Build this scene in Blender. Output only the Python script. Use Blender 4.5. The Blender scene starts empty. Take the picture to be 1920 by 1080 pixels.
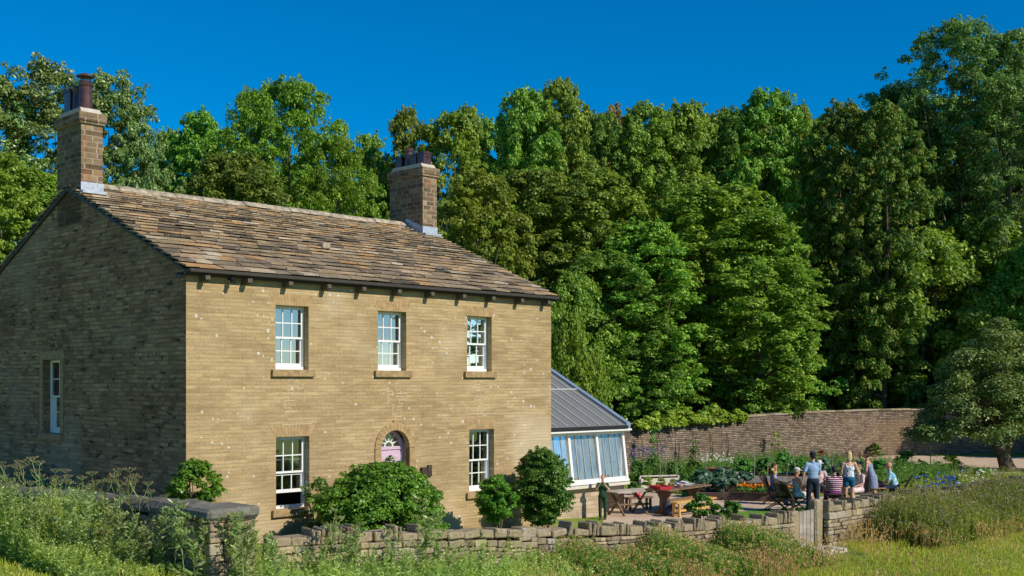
import bpy, bmesh, math, random
import numpy as np
from mathutils import Vector, Matrix
R = math.radians
random.seed(7); rng = np.random.default_rng(11)
scene = bpy.context.scene
COL = scene.collection

# ------------------------------------------------------------------ camera, sky, sun
CAMZ = 3.85
cam = bpy.data.cameras.new('camera'); camo = bpy.data.objects.new('camera', cam); COL.objects.link(camo)
camo.location = (0, 0, CAMZ); camo.rotation_euler = (R(90), 0, 0)
cam.sensor_width = 36; cam.lens = 2174/1920*36; cam.shift_y = 179/1920
cam.clip_start = .1; cam.clip_end = 3000
scene.camera = camo
SUN = Vector((.841, -.537, 0)); ELEV = R(36)
S3 = Vector((SUN.x*math.cos(ELEV), SUN.y*math.cos(ELEV), math.sin(ELEV)))
w = bpy.data.worlds.new('World'); scene.world = w; w.use_nodes = True
nt = w.node_tree
sky = nt.nodes.new('ShaderNodeTexSky'); sky.sky_type = 'NISHITA'; sky.sun_disc = False
sky.sun_elevation = ELEV; sky.sun_rotation = math.atan2(SUN.x, SUN.y)
sky.air_density = 1.0; sky.dust_density = .05; sky.ozone_density = 4.6; sky.altitude = 900
hs = nt.nodes.new('ShaderNodeHueSaturation'); hs.inputs['Saturation'].default_value = 1.5
gm = nt.nodes.new('ShaderNodeGamma'); gm.inputs['Gamma'].default_value = 1.0
nt.links.new(sky.outputs[0], hs.inputs['Color']); nt.links.new(hs.outputs[0], gm.inputs[0])
nt.links.new(gm.outputs[0], nt.nodes['Background'].inputs['Color'])
nt.nodes['Background'].inputs['Strength'].default_value = .12
sl = bpy.data.lights.new('sun', 'SUN'); sl.energy = 4.9; sl.angle = R(.5); sl.color = (1, .92, .78)
so = bpy.data.objects.new('sun', sl); COL.objects.link(so)
so.rotation_euler = S3.to_track_quat('Z', 'Y').to_euler()
scene.view_settings.view_transform = 'Standard'; scene.view_settings.look = 'None'
scene.view_settings.exposure = 0.0; scene.view_settings.gamma = 1
scene.cycles.max_bounces = 6; scene.cycles.transparent_max_bounces = 8
scene.cycles.diffuse_bounces = 3; scene.cycles.transmission_bounces = 4

# ------------------------------------------------------------------ materials
def newmat(name):
    m = bpy.data.materials.new(name); m.use_nodes = True
    t = m.node_tree; t.nodes.remove(t.nodes['Principled BSDF'])
    return m, t, t.nodes['Material Output']
def N(t, typ, **k):
    n = t.nodes.new(typ)
    for a, b in k.items():
        if a in n.inputs: n.inputs[a].default_value = b
        else: setattr(n, a, b)
    return n
def ramp(t, fac, stops, interp='LINEAR'):
    r = t.nodes.new('ShaderNodeValToRGB'); r.color_ramp.interpolation = interp
    e = r.color_ramp.elements
    while len(e) < len(stops): e.new(.5)
    for i, (p, c) in enumerate(stops):
        e[i].position = p; e[i].color = (*c, 1) if len(c) == 3 else c
    t.links.new(fac, r.inputs[0]); return r.outputs[0]
def mix(t, a, b, f, mode='MIX'):
    n = t.nodes.new('ShaderNodeMix'); n.data_type = 'RGBA'; n.blend_type = mode
    for v, s in ((f, n.inputs[0]), (a, n.inputs[6]), (b, n.inputs[7])):
        if isinstance(v, (int, float)): s.default_value = v
        elif isinstance(v, tuple): s.default_value = (*v, 1) if len(v) == 3 else v
        else: t.links.new(v, s)
    return n.outputs[2]
def math_(t, op, a, b=None):
    n = t.nodes.new('ShaderNodeMath'); n.operation = op
    for i, v in enumerate((a, b)):
        if v is None: continue
        if isinstance(v, (int, float)): n.inputs[i].default_value = v
        else: t.links.new(v, n.inputs[i])
    return n.outputs[0]
def noise(t, co, scale, detail=3, rough=.5, out='Fac'):
    n = N(t, 'ShaderNodeTexNoise', Scale=scale, Detail=detail, Roughness=rough)
    if co is not None: t.links.new(co, n.inputs['Vector'])
    return n.outputs[out]
def mapping(t, co, scale=(1, 1, 1), loc=(0, 0, 0), rot=(0, 0, 0)):
    n = N(t, 'ShaderNodeMapping'); n.inputs['Scale'].default_value = scale
    n.inputs['Location'].default_value = loc; n.inputs['Rotation'].default_value = rot
    t.links.new(co, n.inputs['Vector']); return n.outputs[0]
def principled(t, out, col, rough=.8, spec=.3, metal=0, bump=None, bstr=.5, bdist=.01):
    p = N(t, 'ShaderNodeBsdfPrincipled', Roughness=rough, Metallic=metal)
    p.inputs['Specular IOR Level'].default_value = spec
    if isinstance(col, tuple): p.inputs['Base Color'].default_value = (*col, 1)
    else: t.links.new(col, p.inputs['Base Color'])
    if bump is not None:
        b = N(t, 'ShaderNodeBump', Strength=bstr, Distance=bdist)
        t.links.new(bump, b.inputs['Height']); t.links.new(b.outputs[0], p.inputs['Normal'])
    t.links.new(p.outputs[0], out.inputs[0]); return p
def simple(name, col, rough=.7, spec=.3, metal=0, var=.12, scale=12):
    m, t, o = newmat(name); tc = N(t, 'ShaderNodeTexCoord')
    n = noise(t, tc.outputs['Object'], scale, 4, .6)
    d = tuple(c*(1-var*1.6) for c in col); l = tuple(min(1, c*(1+var)) for c in col)
    principled(t, o, ramp(t, n, [(.3, d), (.7, l)]), rough, spec, metal); return m
def leafmat(name, c1, c2, c3=None, var=.25, trans=.3, rough=.55, spec=.35, clump=.6, hue=.02):
    """random per leaf + clumpy hue + per tree"""
    m, t, o = newmat(name); tc = N(t, 'ShaderNodeTexCoord'); g = N(t, 'ShaderNodeNewGeometry'); oi = N(t, 'ShaderNodeObjectInfo')
    n = noise(t, tc.outputs['Object'], clump, 2)
    base = ramp(t, n, [(.38, c1), (.62, c2)])
    if c3: base = mix(t, base, c3, ramp(t, g.outputs['Random Per Island'], [(.78, (0, 0, 0)), (.95, (1, 1, 1))]))
    h = N(t, 'ShaderNodeHueSaturation')
    v = math_(t, 'MULTIPLY_ADD', g.outputs['Random Per Island'], var*2); t.nodes[-1].inputs[2].default_value = 1-var
    v2 = math_(t, 'MULTIPLY_ADD', oi.outputs['Random'], .3); t.nodes[-1].inputs[2].default_value = .85
    t.links.new(math_(t, 'MULTIPLY', v, v2), h.inputs['Value'])
    hh = math_(t, 'MULTIPLY_ADD', oi.outputs['Random'], hue*2); t.nodes[-1].inputs[2].default_value = .5-hue
    t.links.new(hh, h.inputs['Hue']); t.links.new(base, h.inputs['Color'])
    p = N(t, 'ShaderNodeBsdfPrincipled', Roughness=rough); p.inputs['Specular IOR Level'].default_value = spec
    t.links.new(h.outputs[0], p.inputs['Base Color'])
    tr = N(t, 'ShaderNodeBsdfTranslucent')
    t.links.new(mix(t, h.outputs[0], (1.6, 1.5, .5), 1.0, 'MULTIPLY'), tr.inputs[0])
    ms = N(t, 'ShaderNodeMixShader'); ms.inputs[0].default_value = trans
    t.links.new(p.outputs[0], ms.inputs[1]); t.links.new(tr.outputs[0], ms.inputs[2]); t.links.new(ms.outputs[0], o.inputs[0])
    return m
def stonewall(name, c1, c2, mortar, bw=.42, bh=.1, lichen=.0, stain=.35, seed=0, msize=.008, bstr=.6, irregular=.015, dark=(.05, .042, .032), darkamt=.5, patch=None):
    """coursed stone, UV in metres"""
    m, t, o = newmat(name); tc = N(t, 'ShaderNodeTexCoord'); uv = tc.outputs['UV']
    nz = noise(t, uv, 2.2, 2, .5, 'Color')
    sub = t.nodes.new('ShaderNodeVectorMath'); sub.operation = 'MULTIPLY_ADD'
    t.links.new(nz, sub.inputs[0]); sub.inputs[1].default_value = (irregular*3, irregular, 0); t.links.new(uv, sub.inputs[2])
    v = sub.outputs[0]
    def brick(w_, h_, off, s, ca, cb, loc):
        b = N(t, 'ShaderNodeTexBrick'); b.offset = off; b.squash = s; b.squash_frequency = 3
        b.inputs['Color1'].default_value = (*ca, 1); b.inputs['Color2'].default_value = (*cb, 1); b.inputs['Mortar'].default_value = (*mortar, 1)
        b.inputs['Scale'].default_value = 1; b.inputs['Brick Width'].default_value = w_; b.inputs['Row Height'].default_value = h_
        b.inputs['Mortar Size'].default_value = msize; b.inputs['Mortar Smooth'].default_value = .4; b.inputs['Bias'].default_value = 0
        t.links.new(mapping(t, v, loc=loc), b.inputs['Vector']); return b
    b1 = brick(bw, bh, .37, 1.5, c1, c2, (seed, 0, 0))
    mm = tuple((a+b)/2 for a, b in zip(c1, c2))
    b2 = brick(bw*1.37, bh, .23, .7, (1.18, 1.17, 1.15), (.80, .80, .81), (seed+3.3, 0, 0))
    col = mix(t, b1.outputs[0], b2.outputs[0], .55, 'MULTIPLY')
    # long-wave staining and weathering
    n1 = noise(t, mapping(t, uv, (1, 1.6, 1), (seed, 3, 0)), .55, 5, .6)
    col = mix(t, col, (.55, .52, .5), math_(t, 'MULTIPLY', ramp(t, n1, [(.42, (0, 0, 0)), (.7, (1, 1, 1))]), stain), 'MULTIPLY')
    # occasional very dark stones
    wn = noise(t, mapping(t, uv, (2.6, 9, 1), (seed*2, 1, 0)), 1.0, 2, .5)
    col = mix(t, col, dark, math_(t, 'MULTIPLY', ramp(t, wn, [(.60, (0, 0, 0)), (.68, (1, 1, 1))]), darkamt))
    streak = noise(t, mapping(t, uv, (1.6, 15, 1), (seed, 7, 0)), 1.0, 4, .65)
    col = mix(t, col, ramp(t, streak, [(.3, (.74, .72, .70)), (.55, (1, 1, 1)), (.75, (1.22, 1.2, 1.16))]), .75, 'MULTIPLY')
    fine = noise(t, uv, 30, 4, .7)
    col = mix(t, col, ramp(t, fine, [(.3, (.72, .72, .72)), (.7, (1.22, 1.2, 1.18))]), .8, 'MULTIPLY')
    if patch: col = mix(t, col, patch[0], math_(t, 'MULTIPLY', ramp(t, noise(t, mapping(t, uv, (1, 1, 1), (9+seed, 5, 0)), patch[1], 3), [(.55, (0, 0, 0)), (.68, (1, 1, 1))]), patch[2]))
    if lichen:
        vo = N(t, 'ShaderNodeTexVoronoi', Scale=8.5); vo.inputs['Randomness'].default_value = 1; t.links.new(uv, vo.inputs['Vector'])
        wv0 = t.nodes.new('ShaderNodeSeparateColor'); t.links.new(vo.outputs['Color'], wv0.inputs[0])
        dens = noise(t, mapping(t, uv, (1, 1, 1), (5, 2, 0)), .8, 2)
        r = math_(t, 'MULTIPLY', math_(t, 'MULTIPLY', dens, wv0.outputs[1]), .62)
        spot = math_(t, 'LESS_THAN', math_(t, 'ADD', vo.outputs['Distance'], math_(t, 'MULTIPLY', fine, .05)), r)
        wv = t.nodes.new('ShaderNodeSeparateColor'); t.links.new(vo.outputs['Color'], wv.inputs[0])
        on = math_(t, 'GREATER_THAN', math_(t, 'ADD', wv.outputs[0], math_(t, 'MULTIPLY', dens, .8)), 1.12)
        col = mix(t, col, (.62, .6, .54), math_(t, 'MULTIPLY', math_(t, 'MULTIPLY', spot, on), lichen))
    hgt = math_(t, 'ADD', math_(t, 'MULTIPLY', b1.outputs['Fac'], -1), math_(t, 'MULTIPLY', fine, .5))
    principled(t, o, col, .9, .15, bump=hgt, bstr=bstr, bdist=.012); return m

M = {}
M['front'] = stonewall('sunny_sandstone', (.49, .365, .195), (.415, .30, .15), (.55, .45, .30), .34, .075, lichen=.75, stain=.5, msize=.006, darkamt=.12, dark=(.2, .13, .06), patch=((.60, .50, .34), .45, .5))
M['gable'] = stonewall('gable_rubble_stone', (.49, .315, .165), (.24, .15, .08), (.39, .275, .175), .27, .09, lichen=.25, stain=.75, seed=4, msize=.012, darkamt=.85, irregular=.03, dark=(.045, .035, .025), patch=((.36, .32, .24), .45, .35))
M['chimney'] = stonewall('chimney_stone', (.34, .25, .15), (.13, .095, .06), (.46, .39, .29), .30, .125, stain=.6, seed=8, msize=.016, darkamt=.4, patch=((.33, .12, .05), 1.6, .4))
M['base'] = stonewall('pale_new_stone', (.58, .46, .33), (.42, .32, .22), (.55, .46, .35), .33, .12, stain=.2, seed=2, msize=.01, darkamt=.15, dark=(.25, .2, .15))
M['gardenwall'] = stonewall('garden_wall_stone', (.38, .30, .23), (.17, .13, .10), (.09, .075, .06), .24, .085, stain=.5, seed=6, msize=.016, darkamt=.7, irregular=.06, patch=((.30, .20, .10), .25, .4))
M['dressed'] = simple('dressed_sandstone', (.36, .25, .125), .85, .15, var=.22, scale=9)
M['corbel'] = simple('dark_grey_stone', (.13, .105, .08), .85, .15, var=.3)  # dark grey corbel stone, one tone varied by noise
M['arch'] = simple('arch_sandstone', (.41, .28, .14), .85, .15, var=.2, scale=7)
M['mortar'] = simple('pale_lime_mortar', (.58, .49, .33), .9, .1)
M['white'] = simple('white_paint', (.78, .78, .75), .4, .4, var=.04)
M['pink'] = simple('pink_door_paint', (.60, .43, .55), .4, .4, var=.05)
M['black'] = simple('black_metal', (.018, .018, .02), .4, .5)
M['gutter'] = simple('weathered_dark_gutter', (.045, .04, .032), .6, .3)
M['lead'] = simple('lead_flashing', (.42, .46, .52), .45, .5, .2, var=.2)
M['clay'] = simple('dark_glazed_clay', (.085, .035, .03), .3, .5, var=.4, scale=5)
M['render'] = simple('cement_flaunching', (.50, .46, .38), .9, .1)
M['ridge'] = simple('ridge_stone', (.40, .34, .25), .9, .1, var=.35, scale=5)
M['zinc'] = simple('grey_standing_seam', (.19, .19, .18), .45, .4, .1, var=.08)
M['seam'] = simple('seam_edge', (.40, .42, .42), .4, .4, .1)
M['bluelead'] = simple('blue_grey_verge_metal', (.27, .36, .47), .4, .5, .3, var=.1)
M['timber'] = simple('weathered_timber', (.20, .125, .075), .75, .2, var=.3, scale=6)
M['darktimber'] = simple('dark_garden_timber', (.055, .038, .028), .6, .3, var=.3, scale=8)
M['greytimber'] = simple('silvered_timber', (.42, .36, .30), .8, .2, var=.25, scale=5)
M['yellowtimber'] = simple('new_yellow_timber', (.62, .36, .10), .6, .3, var=.12, scale=6)
M['whiteboard'] = simple('pale_board', (.62, .56, .46), .8, .2, var=.1)
M['sleeper'] = simple('bed_edging_timber', (.12, .08, .065), .8, .2, var=.25, scale=3)
M['rust'] = simple('weathering_steel', (.22, .105, .055), .7, .3, var=.25, scale=6)
M['soil'] = simple('dark_soil', (.05, .033, .022), .95, .1, var=.4, scale=14)
M['bark'] = simple('tree_bark', (.13, .105, .075), .9, .1, var=.4, scale=7)
M['palebark'] = simple('pale_ash_bark', (.24, .21, .15), .9, .1, var=.3, scale=5)
M['greenplastic'] = simple('green_plastic', (.12, .48, .10), .35, .5, var=.1)
M['curtain'] = simple('cream_curtain', (.70, .66, .50), .9, .1, var=.08)
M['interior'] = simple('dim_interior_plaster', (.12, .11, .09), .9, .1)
M['darkinterior'] = simple('dark_interior', (.05, .045, .04), .9, .1)

def glassmat(name, refl, tint=(.9, .95, 1), thru=.56, whiten=0):
    m, t, o = newmat(name)
    tr = N(t, 'ShaderNodeBsdfTransparent'); tr.inputs[0].default_value = (thru, thru*1.02, thru*1.02, 1)
    gl = N(t, 'ShaderNodeBsdfGlossy', Roughness=.015); gl.inputs[0].default_value = (*tint, 1)
    tc = N(t, 'ShaderNodeTexCoord'); b = N(t, 'ShaderNodeBump', Strength=.02, Distance=.05)
    t.links.new(noise(t, tc.outputs['Object'], 3, 1), b.inputs['Height']); t.links.new(b.outputs[0], gl.inputs['Normal'])
    lw = N(t, 'ShaderNodeLayerWeight', Blend=.35)
    f = math_(t, 'MULTIPLY_ADD', lw.outputs['Fresnel'], .6); t.nodes[-1].inputs[2].default_value = refl
    t.nodes[-1].use_clamp = True
    ms = N(t, 'ShaderNodeMixShader'); t.links.new(f, ms.inputs[0])
    t.links.new(tr.outputs[0], ms.inputs[1]); t.links.new(gl.outputs[0], ms.inputs[2])
    if whiten:  # patchy diffuse white put in to make the panes look brighter
        df = N(t, 'ShaderNodeBsdfDiffuse'); df.inputs[0].default_value = (.75, .76, .74, 1); m2 = N(t, 'ShaderNodeMixShader')
        t.links.new(math_(t, 'MULTIPLY', ramp(t, noise(t, mapping(t, tc.outputs['Object'], (3, 3, .7)), 2.5, 4), [(.3, (.4, .4, .4)), (.7, (1, 1, 1))]), whiten), m2.inputs[0])
        t.links.new(ms.outputs[0], m2.inputs[1]); t.links.new(df.outputs[0], m2.inputs[2]); ms = m2
    t.links.new(ms.outputs[0], o.inputs[0]); return m
M['glass'] = glassmat('window_glass', .40); M['cglass'] = glassmat('conservatory_glass', .30, (1, .95, .88), .9, .26)

def slatemat():
    m, t, o = newmat('stone_slates'); tc = N(t, 'ShaderNodeTexCoord'); g = N(t, 'ShaderNodeNewGeometry')
    c = ramp(t, g.outputs['Random Per Island'], [(0, (.08, .065, .05)), (.10, (.17, .135, .10)), (.28, (.25, .195, .13)), (.48, (.34, .255, .155)), (.62, (.25, .20, .155)), (.76, (.42, .31, .18)), (.87, (.42, .245, .11)), (.95, (.45, .39, .29))], 'LINEAR')
    n = noise(t, tc.outputs['Object'], 1.6, 5, .65)
    c = mix(t, c, ramp(t, n, [(.3, (.62, .6, .6)), (.7, (1.3, 1.28, 1.22))]), .8, 'MULTIPLY')
    f = noise(t, tc.outputs['Object'], 11, 5, .75)
    c = mix(t, c, (.46, .45, .40), math_(t, 'MULTIPLY', ramp(t, f, [(.56, (0, 0, 0)), (.66, (1, 1, 1))]), .55))
    f2 = noise(t, mapping(t, tc.outputs['Object'], loc=(4, 4, 4)), 7, 4, .7)
    c = mix(t, c, (.05, .045, .035), math_(t, 'MULTIPLY', ramp(t, f2, [(.56, (0, 0, 0)), (.7, (1, 1, 1))]), .6))
    principled(t, o, c, .85, .2, bump=f, bstr=.8, bdist=.012); return m
M['slate'] = slatemat()
def drystone(name, stops, green=0):
    m, t, o = newmat(name); tc = N(t, 'ShaderNodeTexCoord'); g = N(t, 'ShaderNodeNewGeometry')
    c = ramp(t, g.outputs['Random Per Island'], stops)
    f = noise(t, tc.outputs['Object'], 16, 5, .7)
    c = mix(t, c, ramp(t, f, [(.3, (.55, .55, .55)), (.7, (1.35, 1.35, 1.3))]), .8, 'MULTIPLY')
    f2 = noise(t, tc.outputs['Object'], 5, 5, .7)
    c = mix(t, c, (.46, .45, .40), math_(t, 'MULTIPLY', ramp(t, f2, [(.56, (0, 0, 0)), (.66, (1, 1, 1))]), .55))
    if green: c = mix(t, c, (.10, .12, .04), math_(t, 'MULTIPLY', ramp(t, noise(t, mapping(t, tc.outputs['Object'], loc=(7, 1, 2)), 3, 3), [(.5, (0, 0, 0)), (.65, (1, 1, 1))]), green))
    principled(t, o, c, .9, .15, bump=f, bstr=.9, bdist=.02); return m
M['dry'] = drystone('dry_stone', [(0, (.16, .12, .08)), (.3, (.33, .26, .17)), (.6, (.27, .22, .16)), (.8, (.44, .35, .21)), (1, (.36, .32, .26))])
M['coping'] = drystone('coping_gritstone', [(0, (.16, .13, .09)), (.4, (.28, .23, .16)), (.7, (.37, .29, .18)), (1, (.30, .27, .22))], .25)
M['darkcope'] = drystone('lichened_dark_stone', [(0, (.10, .095, .085)), (.5, (.17, .16, .14)), (1, (.24, .22, .19))], .2)

L = {}
L['syc1'] = leafmat('sycamore_leaves', (0.12, 0.253, 0.0264), (0.229, 0.383, 0.0438), (0.374, 0.527, 0.0878))
L['syc2'] = leafmat('dark_sycamore_leaves', (0.0863, 0.174, 0.0218), (0.17, 0.272, 0.0347), (0.309, 0.37, 0.065))
L['lime'] = leafmat('lime_green_leaves', (0.125, 0.268, 0.0153), (0.191, 0.344, 0.0255), (0.249, 0.395, 0.051), clump=.4)
L['pale'] = leafmat('silvery_poplar_leaves', (0.12, 0.21, 0.045), (0.21, 0.3, 0.075), (0.51, 0.57, 0.3), rough=.45)
L['yell'] = leafmat('yellow_green_leaves', (0.15, 0.225, 0.0187), (0.225, 0.3, 0.025), (0.275, 0.312, 0.0625))
L['tawny'] = leafmat('tawny_seeded_leaves', (0.0765, 0.195, 0.0225), (0.153, 0.255, 0.03), (0.319, 0.27, 0.075), clump=.5)
L['ash'] = leafmat('ash_leaves', (0.0877, 0.202, 0.0482), (0.163, 0.298, 0.0674), (0.276, 0.385, 0.116))
L['brown'] = leafmat('brownish_leaves', (0.21, 0.15, 0.045), (0.27, 0.21, 0.075), (0.33, 0.24, 0.12))
L['apple'] = leafmat('apple_leaves', (0.109, 0.188, 0.0441), (0.196, 0.287, 0.0662), (0.371, 0.419, 0.198))
L['shrub'] = leafmat('glossy_shrub_leaves', (0.0688, 0.213, 0.015), (0.125, 0.312, 0.025), (0.2, 0.4, 0.0625), rough=.4, clump=1.5)
L['shrub2'] = leafmat('dark_shrub_leaves', (0.0525, 0.143, 0.018), (0.12, 0.24, 0.03), (0.18, 0.33, 0.06), rough=.4, clump=1.5)
L['vine'] = leafmat('bright_vine_leaves', (0.196, 0.346, 0.03), (0.3, 0.45, 0.0374), (0.42, 0.54, 0.09), clump=1.5)
L['weed'] = leafmat('meadow_weed_leaves', (0.223, 0.338, 0.0788), (0.371, 0.473, 0.112), (0.594, 0.63, 0.27), clump=.8, trans=.45)
L['thistle'] = leafmat('thistle_leaves', (0.206, 0.3, 0.0938), (0.33, 0.413, 0.15), (0.577, 0.6, 0.338), clump=2, trans=.35)
L['seed'] = leafmat('brown_seedheads', (.22, .17, .09), (.28, .22, .12), (.34, .30, .2), clump=1)
L['nettle'] = leafmat('nettle_leaves', (0.146, 0.266, 0.0478), (0.263, 0.385, 0.0796), (0.438, 0.478, 0.159), clump=.7, trans=.42)
L['drygrass'] = leafmat('dry_grass', (0.431, 0.315, 0.135), (0.569, 0.42, 0.195), (0.621, 0.405, 0.24), clump=.5, trans=.4)
L['grass'] = leafmat('meadow_grass', (0.288, 0.392, 0.0445), (0.442, 0.499, 0.0624), (0.598, 0.534, 0.142), clump=.35, trans=.4)
L['veg'] = leafmat('vegetable_leaves', (0.075, 0.225, 0.03), (0.15, 0.33, 0.06), (0.27, 0.45, 0.12), clump=1)
L['bluegreen'] = leafmat('blue_green_leaves', (0.075, 0.18, 0.105), (0.135, 0.255, 0.165), (0.27, 0.36, 0.27), clump=1)
L['lettuce'] = leafmat('lettuce_leaves', (.22, .34, .03), (.32, .42, .05), (.4, .45, .1), clump=3)
def petal(name, c): return leafmat(name, c, tuple(x*1.1 for x in c), var=.2, clump=3, trans=.2, hue=.005)
L['orange'] = petal('orange_petals', (.75, .30, .01)); L['wpetal'] = petal('white_petals', (.75, .73, .68))
L['blue'] = petal('blue_petals', (.10, .18, .62)); L['purple'] = petal('purple_petals', (.30, .22, .50)); L['red'] = petal('russet_leaves', (.30, .05, .03))

# ------------------------------------------------------------------ object helpers
def link(o, parent=None):
    COL.objects.link(o)
    if parent: o.parent = parent
    return o
def tag(o, label=None, cat=None, group=None, kind=None):
    if label: o['label'] = label
    if cat: o['category'] = cat
    if group: o['group'] = group
    if kind: o['kind'] = kind
    return o
def thing(name, label, cat, loc=(0, 0, 0), rz=0, group=None):
    o = bpy.data.objects.new(name, None); o.location = loc; o.rotation_euler = (0, 0, rz); o.empty_display_size = .2
    return tag(link(o), label, cat, group)
def copy_tree(o, parent=None):
    c = o.copy(); COL.objects.link(c); c.parent = parent
    for ch in o.children: copy_tree(ch, c)
    return c
class MB:
    def __init__(s): s.bm = bmesh.new()
    def box(s, c, d, rot=None, bev=0, jit=0):
        g = bmesh.ops.create_cube(s.bm, size=1)['verts']
        mt = Matrix.Translation(c) @ (rot.to_4x4() if rot is not None else Matrix()) @ Matrix.Diagonal((*d, 1))
        bmesh.ops.transform(s.bm, matrix=mt, verts=g)
        if jit:
            for v in g: v.co += Vector((random.uniform(-jit, jit) for _ in range(3)))
        if bev:
            es = list({e for v in g for e in v.link_edges})
            bmesh.ops.bevel(s.bm, geom=es, offset=bev, segments=1, affect='EDGES')
        return s
    def b2(s, p, q, **k):   # box from corner to corner
        p = Vector(p); q = Vector(q); return s.box((p+q)/2, q-p, **k)
    def bar(s, a, b, w=.04, d=.04, up=(0, 0, 1), bev=0):
        a = Vector(a); b = Vector(b); z = (b-a); l = z.length; z.normalize(); x = Vector(up).cross(z)
        if x.length < 1e-3: x = Vector((1, 0, 0)).cross(z)
        x.normalize(); y = z.cross(x); rot = Matrix((x, y, z)).transposed()
        return s.box((a+b)/2, (w, d, l), rot, bev)
    def tube(s, pts, rads, n=8, cap=True):
        pts = [Vector(p) for p in pts]; rings = []
        for i, p in enumerate(pts):
            dd = (pts[min(i+1, len(pts)-1)]-pts[max(i-1, 0)]).normalized()
            x = dd.orthogonal().normalized() if i == 0 else (px - dd*px.dot(dd)).normalized()
            px = x; y = dd.cross(x); r = rads[i] if hasattr(rads, '__len__') else rads
            rings.append([s.bm.verts.new(p+(x*math.cos(a)+y*math.sin(a))*r) for a in [2*math.pi*k/n for k in range(n)]])
        for a, b in zip(rings, rings[1:]):
            for k in range(n): s.bm.faces.new((a[k], a[(k+1) % n], b[(k+1) % n], b[k]))
        if cap: s.bm.faces.new(rings[0][::-1]); s.bm.faces.new(rings[-1])
        return s
    def lathe(s, prof, c=(0, 0, 0), n=20):
        c = Vector(c); rings = []
        for r, z in prof: rings.append([s.bm.verts.new(c+Vector((r*math.cos(2*math.pi*k/n), r*math.sin(2*math.pi*k/n), z))) for k in range(n)])
        for a, b in zip(rings, rings[1:]):
            for k in range(n): s.bm.faces.new((a[k], a[(k+1) % n], b[(k+1) % n], b[k]))
        s.bm.faces.new(rings[0][::-1]); s.bm.faces.new(rings[-1]); return s
    def ell(s, c, r, rot=None, seg=16):
        g = bmesh.ops.create_uvsphere(s.bm, u_segments=seg, v_segments=seg//2+2, radius=1)['verts']
        bmesh.ops.transform(s.bm, matrix=Matrix.Translation(c) @ (rot.to_4x4() if rot is not None else Matrix()) @ Matrix.Diagonal((*r, 1)), verts=g); return s
    def cap(s, a, b, ra, rb, n=12):
        """closed tapered limb with rounded ends"""
        a = Vector(a); b = Vector(b); d = (b-a).normalized()
        pts = []; rr = []
        for th in (80, 50, 20): pts.append(a-d*ra*math.sin(R(th))); rr.append(ra*math.cos(R(th)))
        pts += [a, b]; rr += [ra, rb]
        for th in (20, 50, 80): pts.append(b+d*rb*math.sin(R(th))); rr.append(rb*math.cos(R(th)))
        return s.tube(pts, rr, n)
    def poly(s, pts): s.bm.faces.new([s.bm.verts.new(p) for p in pts]); return s
    def prism(s, pts, vec):
        """closed prism: polygon pts extruded by vec"""
        v = Vector(vec); a = [s.bm.verts.new(p) for p in pts]; b = [s.bm.verts.new(Vector(p)+v) for p in pts]; n = len(a)
        s.bm.faces.new(a[::-1]); s.bm.faces.new(b)
        for k in range(n): s.bm.faces.new((a[k], a[(k+1) % n], b[(k+1) % n], b[k]))
        return s
    def build(s, name, mat, parent=None, smooth=False, uv=None, recalc=True):
        if recalc: bmesh.ops.recalc_face_normals(s.bm, faces=s.bm.faces)
        if uv:
            ul = s.bm.loops.layers.uv.new('UVMap'); s.bm.normal_update()
            for f in s.bm.faces:
                n = f.normal
                for lp in f.loops:
                    c = lp.vert.co
                    if abs(n.z) > .8: lp[ul].uv = (c.x, c.y)
                    elif abs(n.y) >= abs(n.x): lp[ul].uv = (c.x, c.z)
                    else: lp[ul].uv = (c.y+.37, c.z)
        me = bpy.data.meshes.new(name); s.bm.to_mesh(me); s.bm.free()
        if mat: me.materials.append(mat)
        if smooth: me.polygons.foreach_set('use_smooth', [True]*len(me.polygons))
        return link(bpy.data.objects.new(name, me), parent)

# leaf quads -------------------------------------------------------
def unit(v): return v/np.maximum(np.linalg.norm(v, axis=1, keepdims=True), 1e-9)
def rnd(n): return unit(rng.normal(size=(n, 3)))
def rhombs(c, nrm, length, width, along=None):
    """pointed leaf quads: centre c, face normal nrm"""
    n = len(c); a = rnd(n) if along is None else along
    t = unit(a - nrm*np.sum(a*nrm, axis=1, keepdims=True)); b = np.cross(nrm, t)
    l = np.broadcast_to(length, (n,))[:, None]/2; w_ = np.broadcast_to(width, (n,))[:, None]/2
    return np.stack([c-t*l, c+b*w_-t*l*.1, c+t*l, c-b*w_-t*l*.1], axis=1)
def quadmesh(name, quads):
    q = np.concatenate(quads).astype(np.float32); n = len(q)
    me = bpy.data.meshes.new(name); me.vertices.add(n*4); me.loops.add(n*4); me.polygons.add(n)
    me.vertices.foreach_set('co', q.reshape(-1)); me.loops.foreach_set('vertex_index', np.arange(n*4, dtype=np.int32))
    me.polygons.foreach_set('loop_start', np.arange(0, n*4, 4, dtype=np.int32)); me.polygons.foreach_set('loop_total', np.full(n, 4, dtype=np.int32))
    me.update(calc_edges=True); return me
def leafobj(name, quads, mat, parent=None):
    me = quadmesh(name, quads); me.materials.append(mat); return link(bpy.data.objects.new(name, me), parent)

def puff(c, rad, n, size, up=.5, flat=.75, inner=.35, aspect=.62):
    """one clump of leaves round centre c"""
    d = rnd(n); d[:, 2] = np.where(d[:, 2] < -.3, -d[:, 2], d[:, 2]); d = unit(d)
    r = rad*(inner+(1-inner)*rng.random(n)**.45)
    p = c + d*r[:, None]*np.array([1, 1, flat])
    nr = unit(d*.7+np.array([0, 0, up])+rnd(n)*.55)
    s_ = size*rng.uniform(.65, 1.3, n)
    return rhombs(p, nr, s_*1.25, s_*aspect*1.3)

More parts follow.
